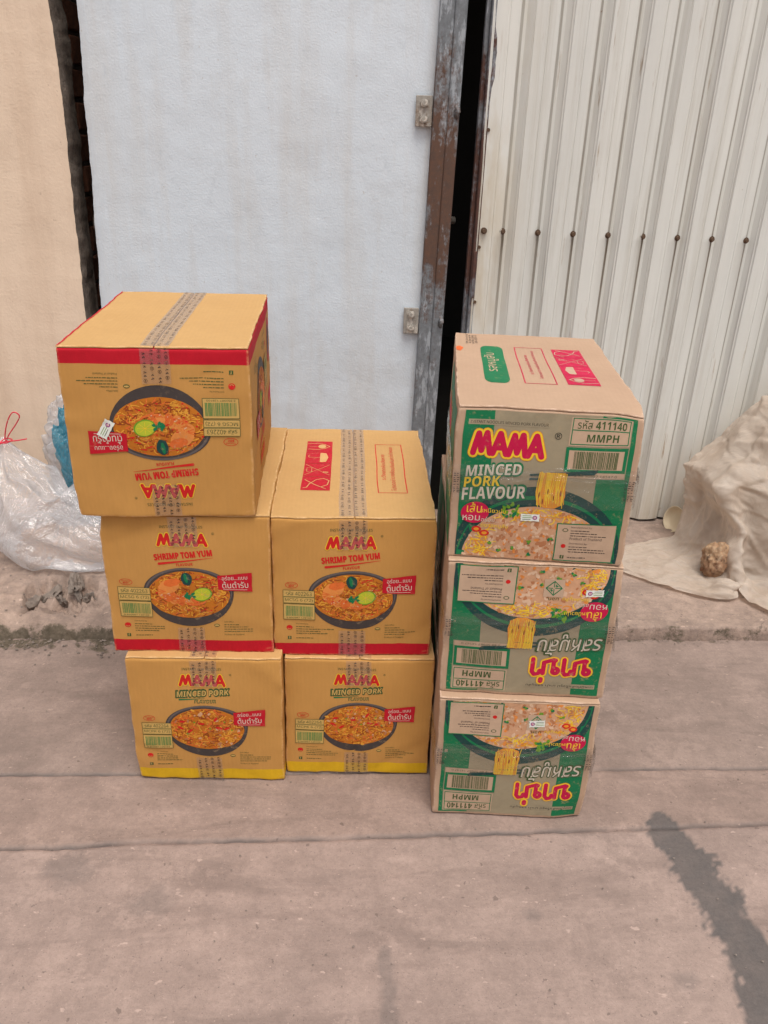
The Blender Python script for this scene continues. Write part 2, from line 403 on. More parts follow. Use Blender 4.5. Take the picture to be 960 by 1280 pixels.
def slab(name, ya, yb, xs, n, mat, amp, zb, moss=None, seamd=.0065):
    V, F, st, mo = [], [], [], []
    ts = dens(0, 1, n, .012)
    for t in ts:
        for x in xs:
            a, b = (ya(x) if callable(ya) else ya), (yb(x) if callable(yb) else yb)
            y = a+(b-a)*t; d = min(y-a, b-y)
            z = zb+amp*FB(x*7, y*7, .5)+amp*.35*NZ(x*60, y*60) - amp
            z -= seamd*(1+.8*NZ(x*30, y*9))*math.exp(-((y-a)/.0026)**2) + .0032*math.exp(-((b-y)/.0028)**2)
            sd = max(0, 1-(y-a)/.0075)*(.62+.8*FB(x*9, 3.3, seamd*100)) if seamd > 0 else 0
            V.append((x, y, z)); st.append(max(stain_at(x, y), min(.9, max(0, sd)))); mo.append(moss(x, y) if moss else 0)
    nx = len(xs)
    F = [(j*nx+i, j*nx+i+1, (j+1)*nx+i+1, (j+1)*nx+i) for j in range(len(ts)-1) for i in range(nx-1)]
    o = mesh(name, V, F, mat, smooth=True, attrs={'stain': st, 'moss': mo}); o['kind'] = 'structure'
    return o
XS = lin(-1.15, 1.45, 420)
slab('road', .30, lambda x: l2(x)+.0012, XS, 130, M_road, .0011, -.0025, seamd=0)
slab('pavement', l2, lambda x: l1(x)+.0012, XS, 32, M_strip, .0007, -.0009)
def moss_apron(x, y):
    k = max(0, 1-(l0(x)-y)/((.05+.05*max(0, NZ(x*4, 6)+.3)) if x < 0 else .02)); k *= (1.0 if x < -.38 else .45)
    return max(0, min(1, k*1.4*(.55+1.2*FB(x*22, y*22, 8))))
slab('apron', l1, lambda x: l0(x)+.02, XS, 70, M_apron, .0008, .0, moss_apron)

# raised concrete sill along the foot of the walls
def sill_z(x, y):
    a = l0(x); t = y-a
    left = max(0, min(1, (-.25-x)/.15))
    H = .034*(1-left)+left*(.040+.012*FB(x*4, 1.2))
    rise = .010 if not left else .010+.03*left
    soft = .0035+.0245*left*(.6+.8*abs(NZ(x*6, 3.3)))
    f = 1-math.exp(-max(0, t)/soft*1.6) if left > .01 else min(1, max(0, t)/soft)
    z = -.012+(H+.012)*f + (.012+.045*left)*max(0, min(1, (t-.04)/.5))
    z += (.0012+.006*left)*FB(x*13, y*13, 2.2)+(.0008+.0035*left)*FB(x*45, y*45, 6.1)-left*.010*max(0, .10-abs(NZ(x*5.5, y*5.5, 7)))*10*max(0, min(1, NZ(x*3, y*3)+.3))
    # broken hollow
    d = math.hypot((x+.66)/.085, (y-1.675)/.050)
    if d < 1.6:
        k = max(0, min(1, (1.25-d+.5*FB(x*22, y*22, 4))/.2)); z += k*(-.020+.026*FB(x*38, y*38, 9)-.012*abs(NZ(x*60, y*60, 3)))
    return z
def sill_moss(x, y):
    left = max(0, min(1, (-.25-x)/.15)); t = y-l0(x)
    if left < .01:                                                     # grime on the riser only
        k = 1 if t < .0075 else max(0, 1-(t-.0075)/.006); return max(0, min(.85, k*(.36+.3*FB(x*16, t*40, 8))))
    k = max(0, 1-t/(.030+.022*NZ(x*6, 2))); return max(0, min(1, k*1.5*(.75+.6*FB(x*20, y*20, 8))))
ys = [0, .001, .003, .006, .009, .012, .016, .021, .027, .034]+lin(.042, .62, 96)
sx = lin(-1.4, -.30, 230)+lin(-.29, .40, 40)+lin(.41, 1.7, 190)
V = [(x, l0(x)+t+.002*NZ(x*30, 5), sill_z(x, l0(x)+t)) for t in ys for x in sx]; nx = len(sx)
F = [(j*nx+i, j*nx+i+1, (j+1)*nx+i+1, (j+1)*nx+i) for j in range(len(ys)-1) for i in range(nx-1)]
o = mesh('concrete_sill', V, F, M_sill, smooth=True, attrs={'stain': [0]*len(V), 'moss': [sill_moss(v[0], v[1]) for v in V]}); o['kind'] = 'structure'

# walls --------------------------------------------------------------
def interp(T, z):
    if z <= T[0][0]: return T[0][1]
    for (a, b), (c, d) in zip(T, T[1:]):
        if z <= c: return b+(d-b)*(z-a)/(c-a)
    return T[-1][1]
CREAM = [(0, -.650), (.617, -.649), (.70, -.648), (.88, -.646), (1.0, -.642), (1.12, -.640), (1.216, -.641), (1.295, -.646), (2.6, -.65)]
BLUE = [(0, -.632), (.636, -.614), (.783, -.607), (.919, -.601), (1.063, -.598), (1.192, -.592), (1.299, -.589), (2.6, -.57)]
zs = lin(-.02, 1.5, 190)+[1.7, 2.0, 2.6]
def wall_mesh(name, xa, xb, y, depth, mat, n, edge_mat, edge_right, jit):
    """front sheet, ragged free edge and the raw reveal behind it"""
    V, F, mi = [], [], []; us = lin(0, 1, n)
    for z in zs:
        a, b = xa(z), xb(z)
        for u in us:
            x = a+(b-a)*u
            V.append((x, y+.0025*FB(x*3, z*3, jit)-(.004*math.exp(-((1-u if edge_right else u)*abs(b-a)/.008)**2))*-1, z))
    nx = n+1
    for j in range(len(zs)-1):
        for i in range(n): F.append((j*nx+i, j*nx+i+1, (j+1)*nx+i+1, (j+1)*nx+i)); mi.append(0)
    # reveal strip + far strip back
    base = len(V); dd = [0.0, .02, .05, depth]
    for z in zs:
        for k, d in enumerate(dd):
            x = xb(z) if edge_right else xa(z)
            s = 1 if edge_right else -1
            V.append((x+(0 if k == 0 else s*(.004+.006*FB(z*18, d*30, 3+jit))), y+.004+d, z))
    for j in range(len(zs)-1):
        for k in range(3): q = base+j*4+k; F.append((q, q+1, q+5, q+4)); mi.append(1)
    # back and top so that it is a solid wall
    b0 = len(V); z0, z1 = zs[0], zs[-1]; xl, xr = (xa(1.2), xb(1.2)-.0) if edge_right else (xa(1.2), xb(1.2))
    V += [(xl, y+depth+.004, z0), (xr, y+depth+.004, z0), (xr, y+depth+.004, z1), (xl, y+depth+.004, z1), (xl, y+.004, z1), (xr, y+.004, z1)]
    F += [(b0+1, b0, b0+3, b0+2), (b0+4, b0+5, b0+2, b0+3)]; mi += [1, 1]
    return mesh(name, V, F, [mat, edge_mat], smooth=True, mi=mi)
rag = lambda z, s, a: a*FB(z*14, s, 0.3)+a*.5*NZ(z*70, s)
w = wall_mesh('plaster_wall', lambda z: -2.6, lambda z: interp(CREAM, z)+rag(z, 2.2, .0024), 2.10, .09, M_cream, 120, M_raw, True, 1)
tag(w, 'cream plastered wall with ragged raw cement edge at the far left', 'wall')
w = wall_mesh('plaster_wall', lambda z: interp(BLUE, z)+rag(z, 8.8, .0022), lambda z: .2165-.0165*(1.33-z), 2.12, .10, M_blue, 110, M_raw, False, 6)
tag(w, 'pale blue rough plastered wall panel behind the boxes', 'wall')

# bricks seen in the dark slit between the two walls
pier = empty('brick_pier', (-.664, 2.20, 0)); tag(pier, 'dark brick pier in the slit between cream and blue walls', 'brick pier')
bricks = [rbox(-.10, 0, 0, .205, 0, .062, .004, .05) for _ in range(3)]
bmesh_data = []
for k, (V, F) in enumerate(bricks):
    V = [(v[0]+.003*FB(v[1]*40, v[2]*40, k*5), v[1]+.002*NZ(v[2]*60, k), v[2]+.002*NZ(v[1]*50, k*3)) for v in V]
    me = bpy.data.meshes.new('brick'); me.from_pydata(V, [], F); me.materials.append(M_brick); bmesh_data.append(me)
for c in range(34):
    for j in range(2):
        b = bpy.data.objects.new('brick', bmesh_data[(c*2+j) % 3]); b.location = (.004*NZ(c*3.3, j), (j*.215)+(.004 if c % 2 else .10), c*.074+.002); link(b, pier)
V, F = rbox(-.105, -.012, .0, .42, 0, 2.55, .002)
mesh('mortar', V, F, M_raw, pier)

# dark room behind the walls (closed shell)
def shell(x0, x1, y0, y1, z0, z1):
    v = [(x0, y0, z0), (x1, y0, z0), (x1, y1, z0), (x0, y1, z0), (x0, y0, z1), (x1, y0, z1), (x1, y1, z1), (x0, y1, z1)]
    return v, [(0, 1, 2, 3), (7, 6, 5, 4), (1, 5, 6, 2), (2, 6, 7, 3), (3, 7, 4, 0)]
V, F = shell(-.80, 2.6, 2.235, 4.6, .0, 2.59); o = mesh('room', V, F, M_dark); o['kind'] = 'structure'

# steel post with bolted brackets ------------------------------------
post = empty('steel_post', (.245, 2.11, .03)); tag(post, 'rusty painted steel post at the right edge of the blue wall', 'post')
def lean(V): return [(v[0]-.0165*(1.3-v[2]), v[1], v[2]) for v in V]
V, F = rbox(-.030, .004, -.010, .07, 0, 2.5, .003, .08); mesh('flange', lean(V), F, M_post, post, True)
V, F = rbox(.0035, .032, -.0135, .05, 0, 2.5, .004, .08); mesh('post_tube', lean(V), F, M_post, post, True)
bv, bf = merge(tube([(0, .002, 0), (0, -.006, 0)], .0095, 6), tube([(0, -.006, 0), (0, -.011, 0)], .0055, 10))
bolt_me = bpy.data.meshes.new('bolt'); bolt_me.from_pydata([tuple(v) for v in bv], [], bf); bolt_me.materials.append(M_bracket)
for z, dx in ((1.075, -.0045), (.585, -.0125)):
    V, F = rbox(-.070+dx, -.031+dx, -.0035, .004, z-.033, z+.033, .0015, .02)
    br = mesh('bracket', V, F, M_bracket, post)
    for k in (-.017, .017):
        b = bpy.data.objects.new('bolt', bolt_me); b.location = (-.051+dx, -.0035, z+k); b.rotation_euler = (0, rnd.random()*2, 0); link(b, br)
    V, F = tube([(.026+dx, -.006, z-.016), (.026+dx, -.018, z), (.026+dx, -.006, z+.018)], [.007, .008, .007], 8); mesh('hinge_lug', V, F, M_post, post, True)

# corrugated gate -----------------------------------------------------
gate = empty('corrugated_gate', (.335, 2.10, .05)); tag(gate, 'off white corrugated metal gate with rusty bolts on steel frame', 'gate')
V, F = rbox(-.004, .0235, -.006, .03, .0, 2.4, .003, .09); st = mesh('stile', [(v[0]-.010*(1.25-v[2])/1.0*.5, v[1], v[2]) for v in V], F, M_stile, gate, True)
V, F = rbox(-.0145, -.0043, .010, .03, .0, 2.4, .002, .09); mesh('stile_flange', [(v[0]-.010*(1.25-v[2])/1.0*.5, v[1], v[2]) for v in V], F, M_stile, gate, True)
V, F = rbox(-.004, .004, -.0105, -.0062, .63, .745, .0018, .03); mesh('latch_strip', V, F, M_stile, st, True)
for z in (.62, .755, 1.02, .45):
    V, F = tube([(.008, -.0055, z), (.008, -.0095, z)], .0042, 8); mesh('rivet', V, F, M_bolt, st)
# one pressed pan, lapped over the next: crest, sharp drop, valley, slope
PITCH_G = .0890
prof = [(-.004, .004), (.000, .0035), (.0025, .000), (.030, -.0012), (.0315, -.0002), (.033, -.0002), (.0345, -.0012), (.0565, 0.0), (.0590, .0030), (.0605, .0120), (.0625, .0135), (.0665, .0135), (.0672, .0135), (.0740, .0135), (.0760, .0122), (.0865, .0040), (.0885, .0028), (.0925, .0030)]
def pan_mesh(seed):
    V, F, seam = [], [], []; pz = lin(0, 1.5, 60)+[1.8, 2.1, 2.4]
    for z in pz:
        for x, y in prof:
            V.append((x+.0007*FB(z*2.5, seed), y+.0016*FB(z*2.2, x*18, seed), z+(.006*NZ(x*30, seed) if z == 0 else 0)))
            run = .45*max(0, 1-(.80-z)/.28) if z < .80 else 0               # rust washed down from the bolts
            seam.append(run if .050 < x < .0580 else min(1, .55+.45*abs(math.sin(seed*1.3))+run) if .0580 <= x < .0668 else (.25+.3*abs(math.sin(seed)) if x < 0 or x > .088 else 0))  # valley edge next to the crest: dirt and painted occlusion shade together
    n = len(prof)
    F = [(j*n+i, j*n+i+1, (j+1)*n+i+1, (j+1)*n+i) for j in range(len(pz)-1) for i in range(n-1)]
    me = bpy.data.meshes.new('pan'); me.from_pydata(V, [], F); me.materials.append(M_gate)
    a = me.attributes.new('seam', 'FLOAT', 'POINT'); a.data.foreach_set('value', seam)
    return me
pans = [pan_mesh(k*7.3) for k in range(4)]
gb, gf = merge(tube([(0, .02, 0), (0, -.004, 0)], .0078, 10), tube([(0, -.004, 0), (0, -.0095, 0)], [.0055, .0045], 8))
gbolt = bpy.data.meshes.new('bolt'); gbolt.from_pydata([tuple(v) for v in gb], [], gf); gbolt.materials.append(M_bolt)
for k in range(-1, 11):
    px = .004+(k+.0)*PITCH_G
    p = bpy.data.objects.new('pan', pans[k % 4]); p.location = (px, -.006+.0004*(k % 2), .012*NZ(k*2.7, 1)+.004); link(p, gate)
    if k < 0: p.scale = (.1, 1, 1); p.location.x = .004-.0052
    if k >= 0:
        b = bpy.data.objects.new('bolt', gbolt); b.location = (px+.0590, -.0015, .7935-.0008*k); b.rotation_euler = (0, 0, .2); link(b, gate)
b = bpy.data.objects.new('bolt', gbolt); b.location = (.016, -.010, .7945); link(b, gate)
V, F = rbox(0, 1.1, .03, .05, .1, .14, .002, .3); mesh('rail', V, F, M_stile, gate)
V, F = rbox(0, 1.1, .03, .05, .775, .815, .002, .3); mesh('rail', V, F, M_stile, gate)
# pipe end glinting in the gap
V, F = tube([(.262, 2.30, .846), (.305, 2.31, .846)], .010, 12); o = mesh('pipe', V, F, M_bracket, smooth=True)
tag(o, 'short grey metal pipe end inside the dark gap beside the gate', 'pipe')

# ------------------------------------------------------------------ printed artwork (flat ink sheets on the cardboard)
_tc = {}; _tx = {}
UPPER = 'ABCDEFGHIJKLMNOPQRSTUVWXYZ'; LOWER = 'abcdefghijklmnopqrstuvwxyz'; DIGIT = '0123456789'
def sans(t, heavy):
    """latin letters and digits in upright sans letterforms, bold or regular; thai stays"""
    A, a, d = (0x1D5D4, 0x1D5EE, 0x1D7EC) if heavy else (0x1D5A0, 0x1D5BA, 0x1D7E2)
    out = ''
    for c in t:
        if c in UPPER: c = chr(A+UPPER.index(c))
        elif c in LOWER: c = chr(a+LOWER.index(c))
        elif c in DIGIT: c = chr(d+DIGIT.index(c))
        out += c
    return out
def text2d(s, bold=0.0, shear=0.0):
    key = (s, bold, shear)
    if key in _tc: return _tc[key]
    if 'ob' not in _tx:                                              # one text object serves every string
        _tx['cu'] = bpy.data.curves.new('t', 'FONT'); _tx['ob'] = bpy.data.objects.new('t', _tx['cu'])
    cu, ob = _tx['cu'], _tx['ob']; cu.body = s; cu.size = 1.0; cu.shear = shear; cu.resolution_u = 3; cu.align_x = 'LEFT'; cu.fill_mode = 'FRONT'
    me = ob.to_mesh(); V = [(v.co.x, v.co.y) for v in me.vertices]; F = [tuple(q.vertices) for q in me.polygons]; ob.to_mesh_clear()
    _tc[key] = (V, F); return V, F

class Sheet:
    """ink shapes in millimetres on one printed face; each call may carry its own height (mm) above the board"""
    def __init__(s): s.V = []; s.F = []; s.M = []; s.mats = []; s.k = 0
    def mi(s, m):
        if m not in s.mats: s.mats.append(m)
        return s.mats.index(m)
    def poly(s, pts, m, h=.2):
        n = len(s.V); s.k += 1; h = h+.0012*(s.k % 100)
        s.V += [(x, y, h) for x, y in pts]; s.F.append(tuple(range(n, n+len(pts)))); s.M.append(s.mi(m)); return s
    def rect(s, x0, y0, x1, y1, m, h=.2): return s.poly([(x0, y0), (x1, y0), (x1, y1), (x0, y1)], m, h)
    def frame(s, x0, y0, x1, y1, t, m, h=.2):
        s.rect(x0, y0, x1, y0+t, m, h); s.rect(x0, y1-t, x1, y1, m, h); s.rect(x0, y0+t, x0+t, y1-t, m, h); return s.rect(x1-t, y0+t, x1, y1-t, m, h)
    def ell(s, cx, cy, rx, ry, m, h=.2, n=48, a=0.0, clip=None, wob=0.0, seed=0):
        P = []
        for i in range(n):
            t = 2*math.pi*i/n; k = 1+wob*FB(math.cos(t)*2, math.sin(t)*2, seed)
            x, y = rx*k*math.cos(t), ry*k*math.sin(t)
            x, y = cx+x*math.cos(a)-y*math.sin(a), cy+x*math.sin(a)+y*math.cos(a)
            if clip: x = min(max(x, clip[0]), clip[2]); y = min(max(y, clip[1]), clip[3])
            P.append((x, y))
        return s.poly(P, m, h)
    def stroke(s, pts, wd, m, h=.2, wd2=None, caps=True):
        for i, ((x0, y0), (x1, y1)) in enumerate(zip(pts, pts[1:])):
            L = math.hypot(x1-x0, y1-y0) or 1e-6; nx, ny = -(y1-y0)/L, (x1-x0)/L
            a = wd/2; b = a
            if wd2 is not None: N = len(pts)-1; a = (wd+(wd2-wd)*i/N)/2; b = (wd+(wd2-wd)*(i+1)/N)/2
            s.poly([(x0+nx*a, y0+ny*a), (x0-nx*a, y0-ny*a), (x1-nx*b, y1-ny*b), (x1+nx*b, y1+ny*b)], m, h)
        if caps:
            for i, (x, y) in enumerate(pts):
                r = wd/2 if wd2 is None else (wd+(wd2-wd)*i/(len(pts)-1))/2
                s.ell(x, y, r, r, m, h, 12)
        return s
    def text(s, t, x, y, width, height, m, h=.2, bold=0.0, shear=0.0, ang=0.0, anchor='l', raw=False):
        if not raw: t = sans(t, bold > .015); bold = max(0, bold-.03) if bold < .05 else bold-.015
        if bold > .004:                                              # heavier weight: shifted copies of the thin glyphs
            b = bold*height; n = 6 if bold > .03 else 4
            s.text(t, x, y, width, height, m, h, 0, shear, ang, anchor, True)
            for i in range(n):
                th = 2*math.pi*(i+.5)/n; s.text(t, x+b*math.cos(th), y+b*math.sin(th), width, height, m, h, 0, shear, ang, anchor, True)
            return s
        V, F = text2d(t, 0.0, shear)
        if not V: return s
        x0 = min(v[0] for v in V); x1 = max(v[0] for v in V); y0 = min(v[1] for v in V); y1 = max(v[1] for v in V)
        sy = height/(y1-y0); sx = width/(x1-x0) if width else sy
        ox = {'l': 0, 'c': -(x1-x0)*sx/2}[anchor]; ca, sa = math.cos(ang), math.sin(ang); n = len(s.V); k = s.mi(m); s.k += 1; h = h+.0012*(s.k % 100)
        for vx, vy in V:
            a, b = (vx-x0)*sx+ox, (vy-y0)*sy; s.V.append((x+a*ca-b*sa, y+a*sa+b*ca, h))
        for f in F: s.F.append(tuple(i+n for i in f)); s.M.append(k)
        return s
    def lines(s, x0, x1, y1, rows, dy, hgt, m, seed, h=.2):
        """small print too fine to read"""
        r = random.Random(seed)
        for k in range(rows):
            x = x0; xe = x0+(x1-x0)*(r.uniform(.55, 1) if k else .45); y = y1-k*dy
            while x < xe:
                w = r.uniform(1.6, 6.5); w = min(w, xe-x)
                if w > .7: s.rect(x, y, x+w, y+hgt*r.uniform(.75, 1), m, h)
                x += w+r.uniform(.7, 1.2)
        return s
    def bars(s, x0, y0, x1, y1, m, seed, h=.2):
        r = random.Random(seed); x = x0
        while x < x1:
            w = r.choice([.5, .5, .9, 1.3]); s.rect(x, y0, min(x+w, x1), y1, m, h); x += w+r.choice([.5, .7, 1.1])
        return s
    def build(s, name, parent, fmap, deform, cut=14.0, kind=None):
        bm = bmesh.new(); vs = [bm.verts.new(v) for v in s.V]
        for f, k in zip(s.F, s.M):
            try: q = bm.faces.new([vs[i] for i in f]); q.material_index = k
            except ValueError: pass
        if cut and bm.verts:
            for ax in (0, 1):
                a = min(v.co[ax] for v in bm.verts); b = max(v.co[ax] for v in bm.verts); c = math.ceil(a/cut)*cut
                if b-a < cut*.6: continue
                while c < b:
                    no = (1, 0, 0) if ax == 0 else (0, 1, 0); co = (c, 0, 0) if ax == 0 else (0, c, 0)
                    bmesh.ops.bisect_plane(bm, geom=bm.verts[:]+bm.edges[:]+bm.faces[:], plane_co=co, plane_no=no, dist=1e-4); c += cut
        for v in bm.verts: v.co = deform(fmap(*v.co))
        me = bpy.data.meshes.new(name); bm.to_mesh(me); bm.free()
        for m in s.mats: me.materials.append(m)
        return link(bpy.data.objects.new(name, me), parent)

# brand lettering as fat rounded strokes (unit height), x offset per letter
LM = [[(0, 0), (.30, .96), (.50, .12), (.80, 1), (1.02, 0)]]
LA = [[(0, 0), (.42, 1), (.80, 0)], [(.20, .30), (.62, .30)]]
def logo(s, x, y, w, hgt, layers):
    tot = 1.02+.16+.80+.16+1.02+.16+.80; sx = w/tot
    for wd, m, hh, dx in layers:
        ox = 0
        for L in (LM, LA, LM, LA):
            for st in L: s.stroke([(x+(ox+px)*sx+dx, y+py*hgt) for px, py in st], wd*hgt, m, hh)
            ox += (1.02 if L is LM else .80)+.16
def arc(cx, cy, r, a0, a1, n=8, ry=None): return [(cx+r*math.cos(R(a0+(a1-a0)*i/n)), cy+(ry or r)*math.sin(R(a0+(a1-a0)*i/n))) for i in range(n+1)]
TH_M = [arc(.22, .74, .17, -60, 300, 10), [(.36, .62), (.36, .16), (.26, .06), (.36, .02), (.92, .20), (.92, .92)]]
TH_A = [[(0, .72), (.06, .92), (.30, .98), (.44, .80), (.44, 0)]]
def logo_th(s, x, y, w, hgt, layers):
    seq = [(TH_M, 0), (TH_A, 1.12), (TH_M, 1.80), (TH_A, 2.92)]; tot = 3.40; sx = w/tot
    for wd, m, hh, dx in layers:
        for L, ox in seq:
            for st in L: s.stroke([(x+(ox+px)*sx+dx, y+py*hgt) for px, py in st], wd*hgt, m, hh)
        s.stroke([(x+2.80*sx, y+1.28*hgt), (x+2.80*sx, y+1.42*hgt)], wd*hgt*1.1, m, hh)

def strands(s, n, inside, mats, seed, wd=1.0, h=.35, L=11, flat_dir=None):
    r = random.Random(seed)
    for k in range(n):
        for _ in range(30):
            p = inside(r)
            if p: break
        else: continue
        x, y = p; a = r.uniform(0, 6.28); cv = r.uniform(-.5, .5); m = r.choice(mats); pts = [(x, y)]
        for i in range(5):
            a += cv+r.uniform(-.45, .45); x += math.cos(a)*L/5; y += math.sin(a)*L/5*.75
            if not inside(None, x, y): break
            pts.append((x, y))
        if len(pts) > 2: s.stroke(pts, wd*r.uniform(.8, 1.25), m, h, caps=False)
def in_ell(cx, cy, rx, ry, clip=None):
    def f(r, x=None, y=None):
        if r is not None: x, y = cx+r.uniform(-rx, rx), cy+r.uniform(-ry, ry)
        ok = ((x-cx)/rx)**2+((y-cy)/ry)**2 < .985 and (clip is None or (clip[0] < x < clip[2] and clip[1] < y < clip[3]))
        return (x, y) if r is not None and ok else (ok if r is None else None)
    return f

def tape_marks(s, x0, x1, y0, y1, seed, h=.75, gap=1.0):
    """four columns of small black printed marks along the tape"""
    r = random.Random(seed); n = 4
    for c in range(n):
        cx = x0+(x1-x0)*(c+.5)/n; y = y0+2+(c % 2)*4.5
        while y < y1-5:
            if int((y-y0)/9+c) % 3 == 0:
                for i in range(10):
                    a0, a1 = 2*math.pi*i/10, 2*math.pi*(i+1)/10
                    s.stroke([(cx+2.3*math.cos(a0), y+2.6+2.3*math.sin(a0)), (cx+2.3*math.cos(a1), y+2.6+2.3*math.sin(a1))], .55, I_blk, h, caps=False)
                s.rect(cx-.5, y+1.4, cx+.5, y+3.8, I_blk, h); y += 8
            else:
                for i in range(2):
                    a = r.uniform(.8, 2.2)
                    s.rect(cx-1.9, y, cx-1.9+a, y+1.2, I_blk, h); s.rect(cx+r.uniform(-.4, .5), y+.6, cx+2.0, y+1.8, I_blk, h); s.rect(cx-.5, y+1.2, cx+.5, y+2.9, I_blk, h)
                    if r.random() < .5: s.rect(cx-1.9, y+2.2, cx-.9, y+3.0, I_blk, h)
                    y += 3.2+1.8*gap*gap
                y += 3.2*gap

# ---- one printed face of the brown cups cartons (260 x 260 mm)
def art_brown(flavour, root, fmap, D, seed, side=False, ox=0.0):
    S = lambda: Sheet()
    fm = (lambda x, y, h: fmap(x+ox, y, h)) if ox else fmap
    a = S(); a.text('INSTANT CUP NOODLES', 125, 236.5, 66, 4.6, I_dgreen, .22, .012, 0, 0, 'c'); a.build('lettering', root, fm, D)
    a = S(); logo(a, 88, 207, 74, 19, [(.40, I_yel, .22, 0), (.27, I_logo, .38, 0)]); a.text('®', 171, 226, 4, 4, I_dgreen, .22); a.build('brand_logo', root, fm, D)
    a = S()
    if flavour == 'shrimp':
        a.text('SHRIMP TOM YUM', 80, 178.5, 91, 11, I_logo, .22, .05, 0, R(6.3))
        a.stroke([(86, 172.5), (104, 175), (128, 178.5), (150, 182), (172, 185)], 4.2, I_logo, .22, .4)
        a.text('FLAVOUR', 113, 168.5, 26, 5, I_logo, .22, .02, .1, R(5))
    else:
        a.text('MINCED PORK', 80, 181, 92, 14.5, I_dgreen, .22, .10, .15, R(4)); a.text('MINCED PORK', 81.5, 182.6, 89, 11, I_kpanel, .40, .02, .15, R(4))
        a.stroke([(86, 177.5), (104, 178.5), (128, 181)], 3, I_green, .21, .4); a.text('FLAVOUR', 111, 171, 36, 6.5, I_dgreen, .22, .06, .1, R(2)); a.text('FLAVOUR', 112, 172, 34, 4.5, I_kpanel, .40, .0, .1, R(2))
    a.build('flavour_lettering', root, fm, D)
    # bowl
    b = S(); P = [(129+71*math.cos(R(t)), 122+44*math.sin(R(t))) for t in range(0, 181, 6)] + [(129+71*math.cos(R(t)), 122+68*math.sin(R(t))) for t in range(186, 360, 6)]
    b.poly(P, I_gray, .20); b.ell(129, 121, 68.5, 45.5, I_gray2, .30); b.ell(129, 118.5, 66.5, 44.5, I_gray, .42)
    bowl = b.build('bowl_picture', root, fm, D)
    b = S(); b.ell(129, 115.5, 64.5, 44.5, I_n2, .55, 60, wob=.02, seed=seed)
    E = in_ell(129, 115.5, 64, 44)
    strands(b, 420, E, [I_n1, I_n1, I_n2, I_n3, I_n3, I_sh1], seed, 1.5, .68, 12)
    if flavour == 'shrimp':
        for k in range(60):
            r = random.Random(k+seed*9); p = None
            while not p: p = E(r)
            b.ell(p[0], p[1], r.uniform(.6, 2.2), r.uniform(.6, 1.6), r.choice([I_sh1, I_logo]), .82, 7)
        # shrimp: curled body in segments with paler bands, a tail
        th = lin(200, 372, 9)
        for i, t in enumerate(th[:-1]):
            c0 = (124+34*math.cos(R(t)), 128+24*math.sin(R(t))); rr = 12.5-1.0*i
            b.ell(c0[0], c0[1], rr, rr*.86, I_sh1 if i % 2 else I_sh2, .84+.02*i, 18, R(t), wob=.12, seed=i)
            b.stroke([(c0[0]-rr*.5, c0[1]-rr*.4), (c0[0], c0[1]-rr*.62), (c0[0]+rr*.5, c0[1]-rr*.4)], 1.3, I_sh1, 1.05)
        b.ell(98, 131, 19, 13, I_sh2, 1.1, 24, R(35), wob=.15, seed=4); b.ell(104, 139, 14, 7, I_sh1, 1.14, 20, R(15), wob=.2, seed=8)
        for t in (-25, 0, 30): b.stroke([(92, 122), (92-12*math.cos(R(t)), 122-9*math.sin(R(t)))], 1.6, I_sh1, 1.12)
        b.stroke([(128, 98), (140, 97), (152, 101), (158, 108)], 5, I_sh1, 1.1, 2)
        rs = random.Random(seed+77)
        for k in range(110):                                         # mottled shell, broth flecks
            t = rs.uniform(195, 375); q = rs.uniform(18, 46); cx_, cy_ = 122+q*math.cos(R(t)), 128+q*.72*math.sin(R(t))
            b.stroke([(cx_, cy_), (cx_+rs.uniform(-4, 4), cy_+rs.uniform(-2.5, 2.5))], rs.uniform(.6, 1.5), rs.choice([I_sh1, I_sh2, I_logo, I_n1, I_pork3]), 1.16, caps=False)
        b.ell(150, 117, 16, 12.5, I_lgreen, 1.2, 30, R(20)); b.ell(149.5, 117.4, 14.2, 11, I_lime, 1.3, 30, R(20))
        for t in range(0, 360, 45): b.stroke([(149.5, 117.4), (149.5+11.5*math.cos(R(t)), 117.4+8.8*math.sin(R(t)))], .5, I_yel, 1.4)
        for dx, dy in ((0, 0), (-5, 3), (4, 4), (-2, -4), (6, -1), (-7, -2)): b.ell(131+dx, 114+dy, 4, 2.6, I_green, 1.45, 10, dx, wob=.5, seed=dx)
        b.ell(127, 146, 8.5, 12, I_teal, 1.3, 20, R(8), wob=.12, seed=2); b.ell(126, 147, 3, 9, I_green, 1.4, 12, R(8))
        for q in ((142, 145, 30), (158, 140, -20), (166, 131, 15), (150, 150, -8)):
            b.stroke([(q[0], q[1]), (q[0]+9*math.cos(R(q[2])), q[1]+5*math.sin(R(q[2])))], 2.2, I_logo, 1.25, 1)
    else:
        r = random.Random(seed*3+1)
        for k in range(85):
            p = None
            while not p: p = E(r)
            b.ell(p[0], p[1], r.uniform(1, 4.2), r.uniform(1, 3), r.choice([I_pork, I_n1, I_pork2, I_sh1, I_sh1]), .84, 9, r.uniform(0, 3), wob=.4, seed=k)
        for q in ((88, 132, 10), (100, 112, 35), (150, 120, -10), (145, 138, 60), (84, 118, -30), (120, 128, 0), (163, 118, 30)):
            b.ell(q[0], q[1], 6, 2.3, I_logo, 1.0, 12, R(q[2]), wob=.3, seed=q[0])
        for q in ((135, 118), (108, 131), (160, 133), (172, 115), (95, 105)): b.ell(q[0], q[1], 2, 1.4, I_lgreen, 1.05, 8)
    b.build('noodle_picture', bowl, fm, D)
